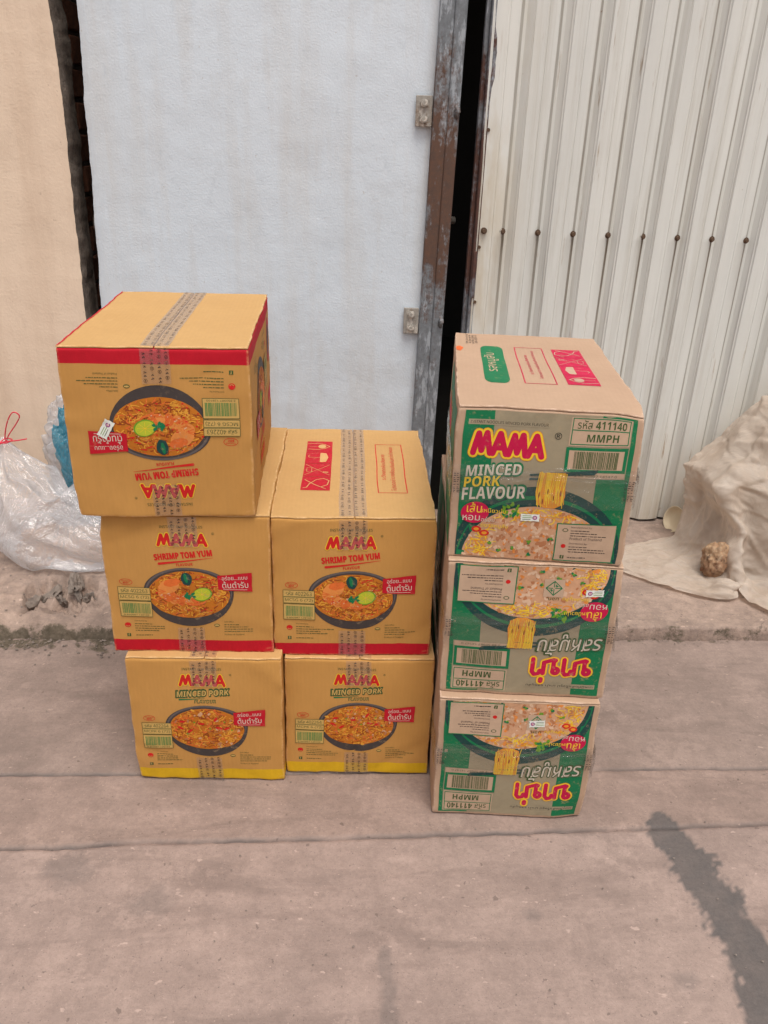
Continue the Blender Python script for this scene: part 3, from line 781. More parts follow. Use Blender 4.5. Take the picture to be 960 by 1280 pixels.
    # red tag
    a = S(); a.poly([(176, 126), (190, 124), (205, 123.5), (220, 123), (230, 122.5), (229.6, 135), (230.4, 148), (230, 158), (214, 156.5), (200, 154.5), (186, 153), (176, 152.5)], I_red, 1.15)
    a.text('อร่อย...แบบ', 183, 143.5, 40, 8.5, I_white, 1.4, .01, 0, R(3)); a.text('ต้นตำรับ', 183, 128.5, 41, 13, I_white, 1.4, .025, 0, R(2)); a.rect(184, 126, 222, 126.7, I_white, 1.4)
    a.build('red_tag', root, fm, D)
    # code and bar code
    a = S(); a.rect(17, 103, 68, 128, I_kpanel, 1.15); a.frame(17, 115.6, 68, 128, .7, I_dgreen, 1.25); a.frame(17, 103.4, 68, 115, .7, I_dgreen, 1.25)
    code = 'รหัส 402263' if flavour == 'shrimp' else 'รหัส 402264'
    a.text(code, 21.5, 118, 42, 7.5, I_dgreen, 1.25, .012); a.text('MCSG 6 (72)' if flavour == 'shrimp' else 'MCPK 6 (72)', 20, 105.8, 45, 6.6, I_dgreen, 1.25, .012)
    a.rect(17, 72, 68, 102, I_kpanel, 1.15); a.frame(17, 72, 68, 102, .7, I_dgreen, 1.25); a.bars(21, 78.5, 65, 98, I_cut, seed, 1.3); a.text('8 850987 128103', 22, 74, 40, 2.8, I_dgreen, 1.25)
    a.build('barcode_panel', root, fm, D)
    a = S()
    for i in range(24):
        t0, t1 = R(i*15), R(i*15+15); a.stroke([(31+10*math.cos(t0), 137+5.6*math.sin(t0)), (31+10*math.cos(t1), 137+5.6*math.sin(t1))], .7, I_logo, .22, caps=False)
    a.text('Thailand', 31, 137.6, 14, 3, I_logo, .22, .01, 0, 0, 'c'); a.text('BEST', 31, 133.6, 9, 3.2, I_logo, .22, .03, 0, 0, 'c'); a.build('award_mark', root, fm, D)
    a = S(); a.ell(26, 55, 5, 4.6, I_logo, .22, 20); a.stroke(arc(26, 55, 2.8, 200, 340), .8, I_kpanel, .4, caps=False); a.rect(23, 32, 29, 38, I_dgreen, .22); a.text('f', 25, 32.6, 2.2, 4.8, I_kpanel, .4, .03)
    a.text('Distributed by', 37, 61.5, 20, 2.6, I_dgreen, .22); a.lines(37, 100, 56.5, 4, 4.4, 1.3, I_dgreen, seed); a.lines(37, 98, 34, 1, 4, 1.4, I_dgreen, seed+7)
    a.build('fine_print', root, fm, D); a = S()
    a.ell(170, 56, 4.6, 2.7, I_dgreen, .22, 16); a.ell(170, 56, 3.6, 1.8, I_kpanel, .32, 16); a.rect(167, 54.6, 173, 55.2, I_dgreen, .4)
    a.text('Sole Office', 182, 62, 16, 2.6, I_dgreen, .22); a.lines(182, 238, 57, 4, 4.4, 1.3, I_dgreen, seed+3); a.text('Product of Thailand', 182, 37, 32, 2.9, I_dgreen, .22)
    a.build('fine_print', root, fm, D)

def pictos(s, x, y, w, h0, h=.22):
    """four red handling squares in a row along y: hook, crossed box, umbrella with glass, hands and leaf"""
    q = h0/4
    for k in range(4):
        y0 = y+k*q; s.rect(x, y0+.5, x+w, y0+q-.5, I_mag if s.light is None else I_red, h); c = I_kraft if s.light is None else s.light
        X = lambda u, v: (x+u*w, y0+v*q)
        if k == 0:
            s.stroke([X(.08, .15), X(.2, .2), X(.28, .45), X(.5, .75), X(.75, .85), X(.95, .7), X(.9, .4), X(.7, .25)], 1.6, c, h+.2); s.stroke([X(.1, .75), X(.35, .5), X(.6, .3), X(.85, .12)], 1.6, c, h+.2)
        if k == 1:
            s.stroke([X(.05, .1), X(.95, .9)], .9, c, h+.2); s.stroke([X(.05, .9), X(.95, .1)], .9, c, h+.2); s.frame(x+.1*w, y0+.35*q, x+.3*w, y0+.65*q, .8, c, h+.2); s.rect(x+.7*w, y0+.3*q, x+.9*w, y0+.36*q, c, h+.2)
        if k == 2:
            s.poly([X(.55, .12), X(.62, .10), X(.78, .14), X(.86, .5), X(.78, .86), X(.62, .90), X(.55, .88)], c, h+.2); s.stroke([X(.55, .5), X(.15, .5), X(.1, .6), X(.16, .7)], 1.0, c, h+.2)
        if k == 3:
            s.stroke([X(.05, .25), X(.45, .2), X(.7, .3), X(.9, .5)], 1.8, c, h+.2); s.stroke([X(.05, .75), X(.45, .8), X(.7, .7), X(.9, .5)], 1.8, c, h+.2); s.ell(x+.6*w, y0+.5*q, .16*w, .18*q, c, h+.2, 14); s.stroke([X(.1, .5), X(.45, .5)], 1.0, c, h+.2)

# ---- green pork cartons (260 x 240 mm)
def art_green(root, fmap, D, seed, thai):
    clip = (11, 4, 250, 234)
    a = Sheet(); a.rect(11, 4, 250, 234, I_olive, .18); a.build('printed_ground', root, fmap, D)
    a = Sheet(); a.poly([(11, 4), (30, 4), (30, 60), (54, 60), (54, 234), (11, 234)], I_green, .34); a.build('green_stripe', root, fmap, D)
    a = Sheet(); a.poly([(204, 4), (250, 4), (250, 234), (200, 234), (200, 231), (243.5, 231), (243.5, 140), (204, 140)], I_green, .34); a.build('green_stripe', root, fmap, D)
    b = Sheet(); b.ell(130, 12, 124, 112, I_teal, .52, 72, clip=clip); b.ell(130, 6, 117, 104, I_green, .62, 72, clip=clip); b.ell(130, 8, 115, 96, I_teal, .66, 72, clip=clip)
    bowl = b.build('bowl_picture', root, fmap, D)
    b = Sheet(); E = in_ell(130, 4, 108, 88, (12, 4.5, 249, 233)); b.ell(130, 4, 109, 89, I_pork, .80, 72, clip=clip)
    r = random.Random(seed)
    for k in range(420):
        p = None
        while not p: p = E(r)
        m = r.choice([I_pork, I_pork3, I_pork3, I_pork2, I_pork2, I_sh2]); q = r.uniform(1.5, 5)
        b.ell(p[0], p[1], q, q*.6, m, .94, 8, r.uniform(0, 3), clip=clip, wob=.4, seed=k)
    Ey = lambda rr, x=None, y=None: (E(rr) if rr is None or True else None) if x is None else E(None, x, y)
    def yl(rr, x=None, y=None):
        if rr is not None:
            p = E(rr); return p if p and (p[0] < 62 and p[1] < 50 or p[1] > 70 or (p[0] > 196)) else None
        return E(None, x, y)
    strands(b, 170, yl, [I_yel, I_yel, I_n1, I_org], seed+5, 1.3, 1.1, 16)
    for q in ((96, 22), (122, 12), (150, 40), (60, 28), (76, 15), (176, 60), (118, 33)):
        for d in range(4): b.ell(q[0]+r.uniform(-3, 3), q[1]+r.uniform(-2, 2), 2.4, 1.7, r.choice([I_green, I_lgreen]), 1.3, 8, d, wob=.4, seed=d)
    for d in range(26): b.ell(88+r.uniform(-11, 11), 84+r.uniform(-10, 11), r.uniform(2, 4), r.uniform(1.6, 3), r.choice([I_green, I_lgreen, I_lgreen]), 1.32, 9, r.uniform(0, 3), wob=.45, seed=d)
    for q in ((40, 50), (52, 44)): b.ell(q[0], q[1], 7, 5, I_logo, 1.3, 16, wob=.2, seed=3); b.ell(q[0], q[1], 4, 2.6, I_org, 1.4, 12)
    b.build('noodle_picture', bowl, fmap, D)
    b = Sheet()
    b.poly([(110, 140), (150, 143), (200, 147), (204, 151), (204, 155), (150, 148), (110, 143)], I_teal, 1.2); b.poly([(110, 134), (150, 136), (160, 136.5), (160, 139.5), (110, 137)], I_teal, 1.2)
    b.poly([(124, 146), (160, 148), (161, 132), (163, 112), (160, 98), (150, 92), (136, 92), (124, 97), (121, 112), (124, 132)], I_org, 1.22)
    for k in range(26):
        x = 123+k*1.5; b.stroke([(x+1, 147+r.uniform(-1, 1)), (x+r.uniform(-1, 1), 132), (x+r.uniform(-3, 3), 116), (x+r.uniform(-4, 4), 98+r.uniform(-6, 6))], 1.1, r.choice([I_yel, I_yel, I_yel, I_n1]), 1.4, caps=False)
    for q in ((126, 112), (138, 118), (147, 108), (156, 116), (132, 102)): b.ell(q[0], q[1], .9, 4.5, I_n3, 1.6, 10)
    b.build('chopsticks_picture', root, fmap, D)
    a = Sheet(); a.rect(17, 213, 130, 221, I_olive, .5)
    if thai: a.text('บะหมี่กึ่งสำเร็จรูป มาม่า รสหมูสับ', 20, 214, 106, 6.4, I_blk, .62)
    else: a.text('INSTANT NOODLES MINCED PORK FLAVOUR', 20, 215, 108, 4.2, I_blk, .62, .012)
    a.build('lettering', root, fmap, D)
    a = Sheet()
    lay = [(.50, I_org, .60, 0), (.44, I_yel, .72, 0), (.27, I_mag, .9, 0)]
    if thai: logo_th(a, 28, 166, 92, 30, [(.42, I_org, .60, 0), (.37, I_yel, .72, 0), (.24, I_mag, .9, 0)])
    else: logo(a, 27, 170, 96, 31, lay); a.text('®', 138, 198, 10, 10, I_blk, .6)
    a.build('brand_logo', root, fmap, D)
    a = Sheet()
    if thai:
        a.text('รสหมูสับ', 15, 113, 104, 42, I_dgreen, 1.0, .055, .22, R(3)); a.text('รสหมูสับ', 17, 115, 100, 39, I_white, 1.2, .012, .22, R(3))
    else:
        for t, x, y, w, hh, c in (('FLAVOUR', 15, 96, 92, 19, I_white), ('PORK', 17, 116, 54, 16, I_yel), ('MINCED', 19, 133, 80, 17, I_white)):
            a.text(t, x-1.5, y-1.5, w+3, hh+3, I_green, 1.0, .09, .18, R(5.5)); a.text(t, x, y, w, hh, c, 1.2, .035, .18, R(5.5))
    a.build('flavour_lettering', root, fmap, D)
    a = Sheet(); a.ell(36, 77, 21, 17, I_mag, 1.5, 30, .2)
    a.text('เส้น', 24, 77, 22, 16, I_yel, 1.7, .03); a.text('เหนียวนุ่ม', 47, 76, 34, 10, I_yel, 1.7, .01); a.text('หอม', 18, 64, 26, 8.5, I_white, 1.7, .03); a.text('อร่อย...', 46, 63, 26, 8, I_white, 1.7, .01); a.text('ถึงรสหมูสับ', 46, 52, 40, 9, I_yel, 1.7, .01)
    a.build('slogan', root, fmap, D)
    a = Sheet(); a.rect(158, 6, 243, 68, I_kraft, 1.5); a.frame(157, 5, 244, 69, 1.6, I_green, 1.62); a.ell(170, 58, 4.4, 3, I_dgreen, 1.65, 16); a.ell(170, 58, 3.2, 2, I_kraft, 1.72, 16); a.ell(170, 31, 3.6, 3.4, I_logo, 1.65, 16); a.rect(167, 9, 173, 15, I_dgreen, 1.65); a.text('f', 169, 9.6, 2.2, 4.8, I_kraft, 1.8, .03)
    a.text('Manufactured by', 178, 61, 30, 3.2, I_blk, 1.65); a.lines(178, 240, 56.5, 3, 4.2, 1.3, I_blk, seed, 1.65); a.text('Product of Thailand', 178, 42, 46, 4.2, I_blk, 1.65); a.text('Distributed by', 178, 34, 26, 3.2, I_blk, 1.65); a.lines(178, 240, 29.5, 3, 4.2, 1.3, I_blk, seed+4, 1.65); a.lines(178, 238, 11, 1, 4, 1.6, I_blk, seed+9, 1.65)
    a.build('information_box', root, fmap, D)
    a = Sheet(); a.rect(158, 190, 242, 231, I_kraft, .55); a.frame(160, 212, 240.5, 230, 1.3, I_green, .68); a.frame(160, 192, 240.5, 213.2, 1.3, I_green, .72)
    a.text('รหัส 411140', 167, 214.8, 68, 12.5, I_dgreen, .75, .02); a.text('MMPH', 182, 196.5, 44, 11, I_dgreen, .75, .018)
    a.rect(156, 141, 242, 188, I_kraft, .55); a.frame(156, 150, 242, 188, 4.5, I_green, .68); a.bars(168, 155.5, 230, 182, I_dgreen, seed+2, .75); a.text('2 88 50987 14147 0', 172, 143, 60, 3.4, I_dgreen, .75)
    a.build('barcode_panel', root, fmap, D)
    if thai:
        a = Sheet(); a.rect(86, 24, 116, 54, I_kraft, 1.5); c = (101, 39)
        for dx, dy in ((1, 0), (0, 1), (-1, 0), (0, -1)):
            a.stroke([(c[0]+dx*12, c[1]+dy*12), (c[0]-dy*12, c[1]+dx*12)], 1.5, I_green, 1.65); a.stroke([(c[0]+dx*2, c[1]+dy*2), (c[0]+dx*12, c[1]+dy*12)], 1.2, I_green, 1.65)
            a.poly([(c[0]+dx*3+dy*1.5, c[1]+dy*3+dx*1.5), (c[0]+dx*7+dy*3, c[1]+dy*7+dx*3), (c[0]+dx*3+dy*5, c[1]+dy*3+dx*5)], I_green, 1.7)
        a.text('มอก.', 92, 55, 18, 4.5, I_dgreen, 1.65); a.build('standards_mark', root, fmap, D)

def sticker(root, fmap, D, cx, cy, ang, wd=27, hh=13):
    a = Sheet(); ca, sa = math.cos(ang), math.sin(ang); T = lambda x, y: (cx+x*ca-y*sa, cy+x*sa+y*ca)
    P = []; n = 7
    for i in range(n): P.append(T(-wd/2+wd*i/n, -hh/2+(.7 if i % 2 else 0)))
    for i in range(4): P.append(T(wd/2-(.7 if i % 2 else 0), -hh/2+hh*i/4))
    for i in range(n): P.append(T(wd/2-wd*i/n, hh/2-(.7 if i % 2 else 0)))
    for i in range(4): P.append(T(-wd/2+(.7 if i % 2 else 0), hh/2-hh*i/4))
    a.poly(P, M_stick, 2.0); x, y = T(7, 0); a.ell(x, y, 3.4, 3.4, I_violet, 2.15, 18); a.ell(x, y, 1.8, 1.8, M_stick, 2.25, 12); a.ell(x, y, 1.0, 1.0, I_logo, 2.35, 10)
    for k, L in enumerate((13, 15, 12)):
        p, q = T(-11, 3-3*k), T(-11+L, 3-3*k); a.stroke([p, q], .8, I_lgreen if k < 2 else I_dgreen, 2.15, caps=False)
    return a.build('sticker', root, fmap, D)

# ------------------------------------------------------------------ cartons
def carton(label, kind, x, y, z, yaw, w, d, h, seed, flip=False, creases=(), dent=(), group=None):
    root = empty('noodle_carton', (x, y, z), yaw); tag(root, label, 'carton', group)
    FT = .0034
    yellow = kind in ('shrimp', 'pork')
    def D(p):
        p = Vector(p); q = p+Vector((seed*3.1, seed*1.7, seed*.9))
        v = mnoise.noise_vector(q*6.0)*.0022 + mnoise.noise_vector(q*19.0)*.0007
        # corners and edges are a little crushed
        ex = min(p.x+w/2, w/2-p.x); ey = min(p.y, d-p.y); ez = min(p.z, h-p.z); s = sorted((ex, ey, ez))
        ed = math.exp(-max(0, s[1])/.016)
        v += mnoise.noise_vector(q*42)*.0021*ed
        v.z *= .45 if ez < .03 else 1.0
        # faces of a full carton belly out slightly
        bx = max(0, 1-(2*p.x/w)**2); bz = max(0, 1-(2*(p.z-h/2)/h)**2); by = max(0, 1-(2*(p.y-d/2)/d)**2)
        v.y += (-.0035 if p.y < d/2 else .003)*bx*bz*max(0, 1-min(p.y, d-p.y)/.05)
        v.x += (.003 if p.x > 0 else -.003)*by*bz*max(0, 1-ex/.04)
        if p.y < .03:
            for (x0, z0), (x1, z1), amp, wd in creases:
                dx, dz = x1-x0, z1-z0; L2 = dx*dx+dz*dz
                px, pz = (p.x+w/2)/w, p.z/h; t = max(0, min(1, ((px-x0)*dx+(pz-z0)*dz)/L2)); dd = math.hypot(px-x0-dx*t, pz-z0-dz*t)
                v.y += amp*max(0, 1-dd/wd)
        for (cx, cy, cz), rad, vec in dent:
            dd = (p-Vector((cx, cy, cz))).length
            if dd < rad: v += Vector(vec)*(1-dd/rad)**1.5
        return p+v
    def attrs(V):
        E = []
        for p in V:
            s = sorted((min(p[0]+w/2, w/2-p[0]), min(p[1], d-p[1]), min(p[2], h-p[2]))); E.append(max(0, s[0])+max(0, s[1]))
        return {'rest': [tuple(p) for p in V], 'edge': E}
    if yellow:
        bc = RED if kind == 'shrimp' else YEL; bh = .0247
        key = ('kraft carton board '+('red' if kind == 'shrimp' else 'yellow')+(' inverted' if flip else ''))
        mat = bpy.data.materials.get(key) or cardboard(key, KA, KB, (bc, (h-bh) if flip else 0, (h-.0005) if flip else bh, flip))
        fmat = M_kflap
    else: mat = fmat = M_tan
    V, F = rbox(-w/2, w/2, 0, d, 0, h-FT, .0030, .0105, (.006,)); 
    body = mesh('cardboard_body', [D(v) for v in V], F, mat, root, True, attrs=attrs(V))
    for sgn in ((-1, 1) if yellow else (0,)):
        x0, x1 = (-w/2+.0006, -.0007) if sgn < 0 else (.0007, w/2-.0006)
        if not sgn: x0 = -w/2+.0006
        V, F = rbox(x0, x1, .0008, d-.0008, h-FT+.0004, h, .0012, .0125, (.005,))
        lift = lambda p, s=sgn: Vector((p[0], p[1]-.0012*s*NZ(seed, 2), p[2]+(.0005*max(0, 1-abs(p[0])/.05)*(.5+NZ(p[1]*7, seed*3, s)) if s else 0)))
        mesh('flap', [D(lift(v)) for v in V], F, fmat, root, True, attrs=attrs(V))
    W0, H0 = 260.0, 260.0 if yellow else 240.0
    def front(a, b, hh):
        u, v = a/W0, b/H0
        if flip: u, v = 1-u, 1-v
        return ((u-.5)*w, -.00025-hh*.001, v*h)
    def front_up(a, b, hh): return ((a/W0-.5)*w, -.00025-hh*.001, b/H0*h)
    def top(a, b, hh): return ((a/W0-.5)*w, b*.001*d/.41, h+.0002+hh*.001)
    def right(a, b, hh):
        u, v = a/410.0, b/H0
        if flip: u, v = 1-u, 1-v
        return (w/2+.0003+hh*.001, u*d, v*h)
    def left(a, b, hh):
        u, v = a/430.0, b/H0
        if flip: u, v = 1-u, 1-v
        return (-w/2-.0003-hh*.001, (1-u)*d, v*h)
    if yellow:
        art_brown(kind, root, front, D, int(seed*13)+1)
        if label.startswith('topmost'):
            art_brown(kind, root, right, D, int(seed*13)+5, True, 120.0)
            a = Sheet(); a.ell(60, 70, 42, 40, I_red, .2, 30); a.ell(60, 70, 30, 28, I_gray, .3, 30); a.build('red_emblem', root, right, D)
            a = Sheet(); logo(a, 20, 160, 80, 24, [(.30, I_logo, .2, 0)]); a.build('brand_logo', root, right, D)
    else:
        art_green(root, front, D, int(seed*17)+2, flip)
        a = Sheet(); a.rect(150, 8, 418, 226, I_green, .1); a.build('green_side_print', root, left, D)
        a = Sheet(); logo(a, 190, 150, 110, 34, [(.44, I_yel, .2, 0), (.27, I_mag, .35, 0)]); a.rect(170, 20, 260, 110, I_olive, .2); a.build('brand_logo', root, left, D)
    # tape over the top and down the front (and up from underneath)
    if yellow:
        tx0, tx1 = (106, 150) if not flip else (112, 152)
        T = Sheet(); T.rect(tx0, 2, tx1, 408, M_tape, .75); tp = T.build('tape', root, top, D, 10)
        Tm = Sheet(); tape_marks(Tm, tx0, tx1, 4, 406, int(seed*5), .75, 1.7); Tm.build('tape_print', tp, top, D, 20)
        for lo, hi, sd in ((205, 257, 3), (2, 52, 9)):
            if flip: lo, hi = 260-hi if lo > 100 else 260-hi, 260-lo
            T = Sheet(); T.rect(tx0, lo, tx1, hi, M_tape, 1.9); tf = T.build('tape', root, front_up, D, 8)
            Tm = Sheet(); tape_marks(Tm, tx0, tx1, lo, hi, int(seed*5)+sd, 2.1); Tm.build('tape_print', tf, front_up, D, 20)
    else:
        # clear stretch film pulled round the middle, wrinkled
        for zb, wd_, sd in ((.50, .052, 1), (.60, .02, 2)):
            Vf, Ff = [], []; path = []
            for i in range(16): path.append((-w/2-.0022, d*.55*(1-i/15.0)))
            for i in range(1, 60): path.append((-w/2-.0022+(w+.0044)*i/59.0, -.0030))
            for i in range(1, 16): path.append((w/2+.0022, d*.5*i/15.0))
            nj = 14
            for i, (px, py) in enumerate(path):
                for j in range(nj+1):
                    t = j/nj-.5; zz = h*zb+wd_*t+.006*NZ(i*.07, sd, seed)*(1 if abs(t) > .4 else .4)
                    k = .0016*FB(i*.22, t*5, seed+sd)+.0011*abs(NZ(i*.12+t*6, seed, 3))
                    ox = 0 if 15 <= i <= 74 else (k if px > 0 else -k); oy = -k if 15 <= i <= 74 else 0
                    q = D((px, py, zz)); Vf.append((q.x+ox, q.y+oy-.0016*(15 <= i <= 74), q.z))
            for i in range(len(path)-1):
                for j in range(nj): a = i*(nj+1)+j; Ff.append((a, a+nj+1, a+nj+2, a+1))
            mesh('stretch_film', Vf, Ff, M_film, root, True)
        Tm = Sheet()
        for xx in (1.5, 6.5, 11, 245, 250, 255):
            yy = 108
            while yy < 138: Tm.rect(xx, yy, xx+random.Random(xx*yy).uniform(1.5, 4), yy+1.1, I_blk, 2.4); yy += random.Random(yy).uniform(2, 5)
        Tm.build('film_print', root, front_up, D)
    root['_'] = 0; del root['_']
    return root, front, top, D

BX = {}
G1 = 'brown instant noodle cartons'; G2 = 'green instant noodle cartons'
def add(key, *a, **k): BX[key] = carton(*a, **k)
add('D', 'brown noodle carton with yellow base band under the left stack', 'pork', -.2233, 1.1152, .0008, R(-1.41), .2589, .4075, .2620, 1.3, group=G1, creases=(((.85, .95), (1.0, .8), -.0022, .05), ((.0, .30), (.18, .22), .0015, .04), ((.62, .10), (.80, .02), .0018, .04)), dent=(((-.129, 0, 0), .04, (.004, .003, .002)), ((.129, 0, .262), .04, (-.002, .004, -.002))))
add('E', 'brown noodle carton with yellow base band under the middle stack', 'pork', .0368, 1.1278, .0008, R(-1.52), .2558, .4075, .2512, 2.9, group=G1, creases=(((.60, .02), (1.0, .30), .0022, .05), ((.25, .02), (.48, .22), .0018, .04), ((.9, .98), (1, .85), .002, .05)))
add('C', 'brown noodle carton with red base band, middle one of the left stack', 'shrimp', -.2402, 1.1338, .2630, R(-.8), .2626, .4075, .2552, 4.4, group=G1, creases=(((.0, .78), (.3, .92), .0022, .05), ((.72, .30), (1.0, .20), -.0016, .04), ((.03, .0), (.05, 1.0), .0015, .02)), dent=(((-.131, 0, .25), .04, (.004, .005, -.001)),))
add('B', 'brown noodle carton with red base band and handling symbols on top', 'shrimp', .0242, 1.1378, .2525, R(-.33), .2634, .41, .2604, 6.1, group=G1, creases=(((.80, .10), (1.0, .26), .0018, .04), ((.0, .9), (.2, .98), -.0015, .04)), dent=(((.1317, 0, .26), .035, (-.003, .004, -.002)), ((-.1317, 0, 0), .035, (.003, .004, 0))))
add('A', 'topmost brown noodle carton of the left stack, upside down with red band on top', 'shrimp', -.2621, 1.1245, .5182, R(1.04), .2654, .41, .2620, 7.7, flip=True, group=G1,
    creases=(((.0, .57), (.22, .60), -.0016, .03), ((.70, .80), (.86, .90), .0015, .04)), dent=(((-.06, 0, 0), .085, (0, -.004, 0)), ((-.1327, 0, 0), .05, (.003, .002, .001))))
add('H', 'lowest green noodle carton of the right stack, upside down on the ground', 'green', .2916, 1.0209, .0008, R(-3.97), .2585, .435, .2470, 8.2, flip=True, group=G2, dent=(((.129, 0, 0), .06, (-.003, .006, .002)),))
add('G', 'middle green noodle carton of the right stack, upside down', 'green', .2938, 1.0345, .2482, R(-4.84), .2614, .435, .2405, 9.9, flip=True, group=G2, dent=(((.13, 0, .24), .05, (-.002, .005, -.003)),))
add('F', 'top green noodle carton of the right stack, upright with green label on top', 'green', .2893, 1.0433, .4892, R(-6.59), .2582, .44, .2365, 11.4, group=G2, dent=(((.129, 0, .2365), .05, (-.003, .005, -.006)), ((-.129, 0, .2365), .05, (.004, .004, -.003))))

# stickers
r_, f_, t_, d_ = BX['A']; sticker(r_, f_, d_, 204, 119, R(240), 29, 15)
r_, f_, t_, d_ = BX['F']; sticker(r_, f_, d_, 117, 75, R(2), 28, 12)
r_, f_, t_, d_ = BX['G']; sticker(r_, f_, d_, 40, 45, R(3), 27, 12)
r_, f_, t_, d_ = BX['H']; sticker(r_, f_, d_, 100, 41, R(5), 26, 13)
r_, f_, t_, d_ = BX['A']; a = Sheet(); a.rect(1.2, 2, 4.2, 407, I_red, .12); a.build('printed_edge', r_, t_, d_)
# print on top of B
r_, f_, t_, d_ = BX['B']
a = Sheet(); a.light = flat('bare kraft', (.58, .34, .13)); pictos(a, 42, 103, 48, 233); a.build('handling_symbols', r_, t_, d_)
a = Sheet(); a.frame(170, 95, 220, 325, 1.6, I_logo); a.text('โปรดอย่าวางซ้อนกันเกินกว่ากำหนด', 202, 105, 205, 9, I_logo, .22, .012, 0, R(90)); a.text('ระวังแตกหักเสียหาย', 186, 150, 120, 8, I_logo, .22, .012, 0, R(90)); a.build('caution_frame', r_, t_, d_)
# print on top of F (turned round)
r_, f_, t_, d_ = BX['F']
def top_rot(p_, q_, hh): return t_(260-p_, 410-q_, hh)
a = Sheet(); a.light = None; pictos(a, 42, 92, 50, 203); a.build('handling_symbols', r_, top_rot, d_)
a = Sheet(); a.frame(102, 112, 152, 322, 1.7, I_mag); a.text('โปรดอย่าวางซ้อนกันเกินกว่ากำหนด', 134, 140, 160, 6, I_mag, .22, .0, 0, R(90)); a.text('ระวังแตกหักเสียหาย', 121, 160, 110, 6, I_mag, .22, .0, 0, R(90)); a.build('caution_frame', r_, t_, d_)
a = Sheet(); P = []
for cx, cy, a0 in ((70, 300, 0), (54, 300, 90), (54, 130, 180), (70, 130, 270)): P += arc(cx, cy, 11, a0, a0+90, 6, 22)
a.poly(P, I_green, .2); a.text('รสหมูสับ', 71, 165, 110, 24, I_kraft, .4, .012, 0, R(90)); a.build('flavour_label', r_, t_, d_)
a = Sheet(); a.ell(7, 300, 6, 16, flat('orange crayon', (.72, .13, .03)), .25, 20, wob=.35, seed=2); a.build('crayon_mark', r_, t_, d_)
a = Sheet(); tape_marks(a, 18, 40, 332, 400, 3, .3); a.build('tape_print', r_, t_, d_)
bpy.data.objects.remove(_tx['ob']); bpy.data.curves.remove(_tx['cu'])
# ------------------------------------------------------------------ plastic sheet and bags: draped with a short cloth simulation, then kept as plain meshes
def sim_ellipsoid(c, r, n, m, seed, amp, p):
    V, F = [], []
    for j in range(m+1):
        ph = math.pi*j/m
        for i in range(n):
            th = 2*math.pi*i/n; d = Vector((math.sin(ph)*math.cos(th), math.sin(ph)*math.sin(th), math.cos(ph)))
            e = [math.copysign(abs(q)**p, q) for q in d]; k = 1+amp*mnoise.noise(d*2.2+Vector((seed, 0, 0)))
            V.append((c[0]+r[0]*e[0]*k, c[1]+r[1]*e[1]*k, c[2]+r[2]*e[2]*k))
    for j in range(m):
        for i in range(n): i2 = (i+1) % n; F.append((j*n+i, (j+1)*n+i, (j+1)*n+i2, j*n+i2))
    return V, F
def drape(V, F, colliders, pins, frames, mass, stiff, bend, dist):
    tmp = []
    def ob(name, v, f):
        me = bpy.data.meshes.new(name); me.from_pydata([tuple(q) for q in v], [], f); o = link(bpy.data.objects.new(name, me)); tmp.append(o); return o
    for v, f, fr in colliders:
        o = ob('collider', v, f); o.modifiers.new('c', 'COLLISION'); o.collision.thickness_outer = .004; o.collision.cloth_friction = fr
    o = ob('cloth', V, F); g = o.vertex_groups.new(name='pin'); g.add(pins, 1.0, 'ADD')
    m = o.modifiers.new('cl', 'CLOTH'); st = m.settings; st.vertex_group_mass = 'pin'; st.quality = 6; st.mass = mass; st.tension_stiffness = stiff; st.compression_stiffness = stiff
    st.shear_stiffness = stiff*.5; st.bending_stiffness = bend; st.air_damping = 2.0
    m.collision_settings.distance_min = dist; m.collision_settings.use_self_collision = False; m.collision_settings.collision_quality = 3
    m.point_cache.frame_start = 1; m.point_cache.frame_end = frames+1; scene.frame_start = 1; scene.frame_end = frames+1
    keep = [q for q in scene.objects if q not in tmp and q.type == 'MESH']
    for f in range(1, frames+1): scene.frame_set(f)
    me = o.evaluated_get(bpy.context.evaluated_depsgraph_get()).to_mesh(); P = [v.co.copy() for v in me.vertices]
    for q in tmp:
        dd = q.data; bpy.data.objects.remove(q); bpy.data.meshes.remove(dd)
    scene.frame_set(1); return P
fl_v = [(x, y, z) for y, z in ((.5, 0), (1.545, 0), (1.56, .036), (2.3, .045)) for x in (-2, 2.5)]; fl_f = [(2*i, 2*i+1, 2*i+3, 2*i+2) for i in range(3)]
fb_v = [(-2, .5, .06), (2.5, .5, .06), (-2, 2.3, .06), (2.5, 2.3, .06)]; wl_v = [(-3, 2.085, -.1), (3, 2.085, -.1), (3, 2.085, 2), (-3, 2.085, 2)]
def drape_cover():
    nx, ny = 66, 42; x0, x1 = .37, 1.66; V = []
    for j in range(ny+1):
        for i in range(nx+1):
            x = x0+(x1-x0)*i/nx; ya = max(1.08, 1.66-.80*(x-x0)); yb = min(2.06, 1.76+.75*(x-x0)); y = ya+(yb-ya)*j/ny
            V.append((x, y, .62+.03*NZ(x*5, y*5, 1)+.015*NZ(x*14, y*14, 4)))
    n = nx+1; F = [(j*n+i, j*n+i+1, (j+1)*n+i+1, (j+1)*n+i) for j in range(ny) for i in range(nx)]
    ev, ef = sim_ellipsoid((1.42, 1.93, .02), (.50, .22, .52), 28, 16, 3, .14, .85)
    P = drape(V, F, [(fl_v, fl_f, 60), (wl_v, [(0, 1, 2, 3)], 10), (ev, ef, 80)], [k for k, v in enumerate(V) if v[0] > 1.22 and v[1] > 1.97], 78, .12, 25, .35, .004)
    return ny+1, nx+1, P
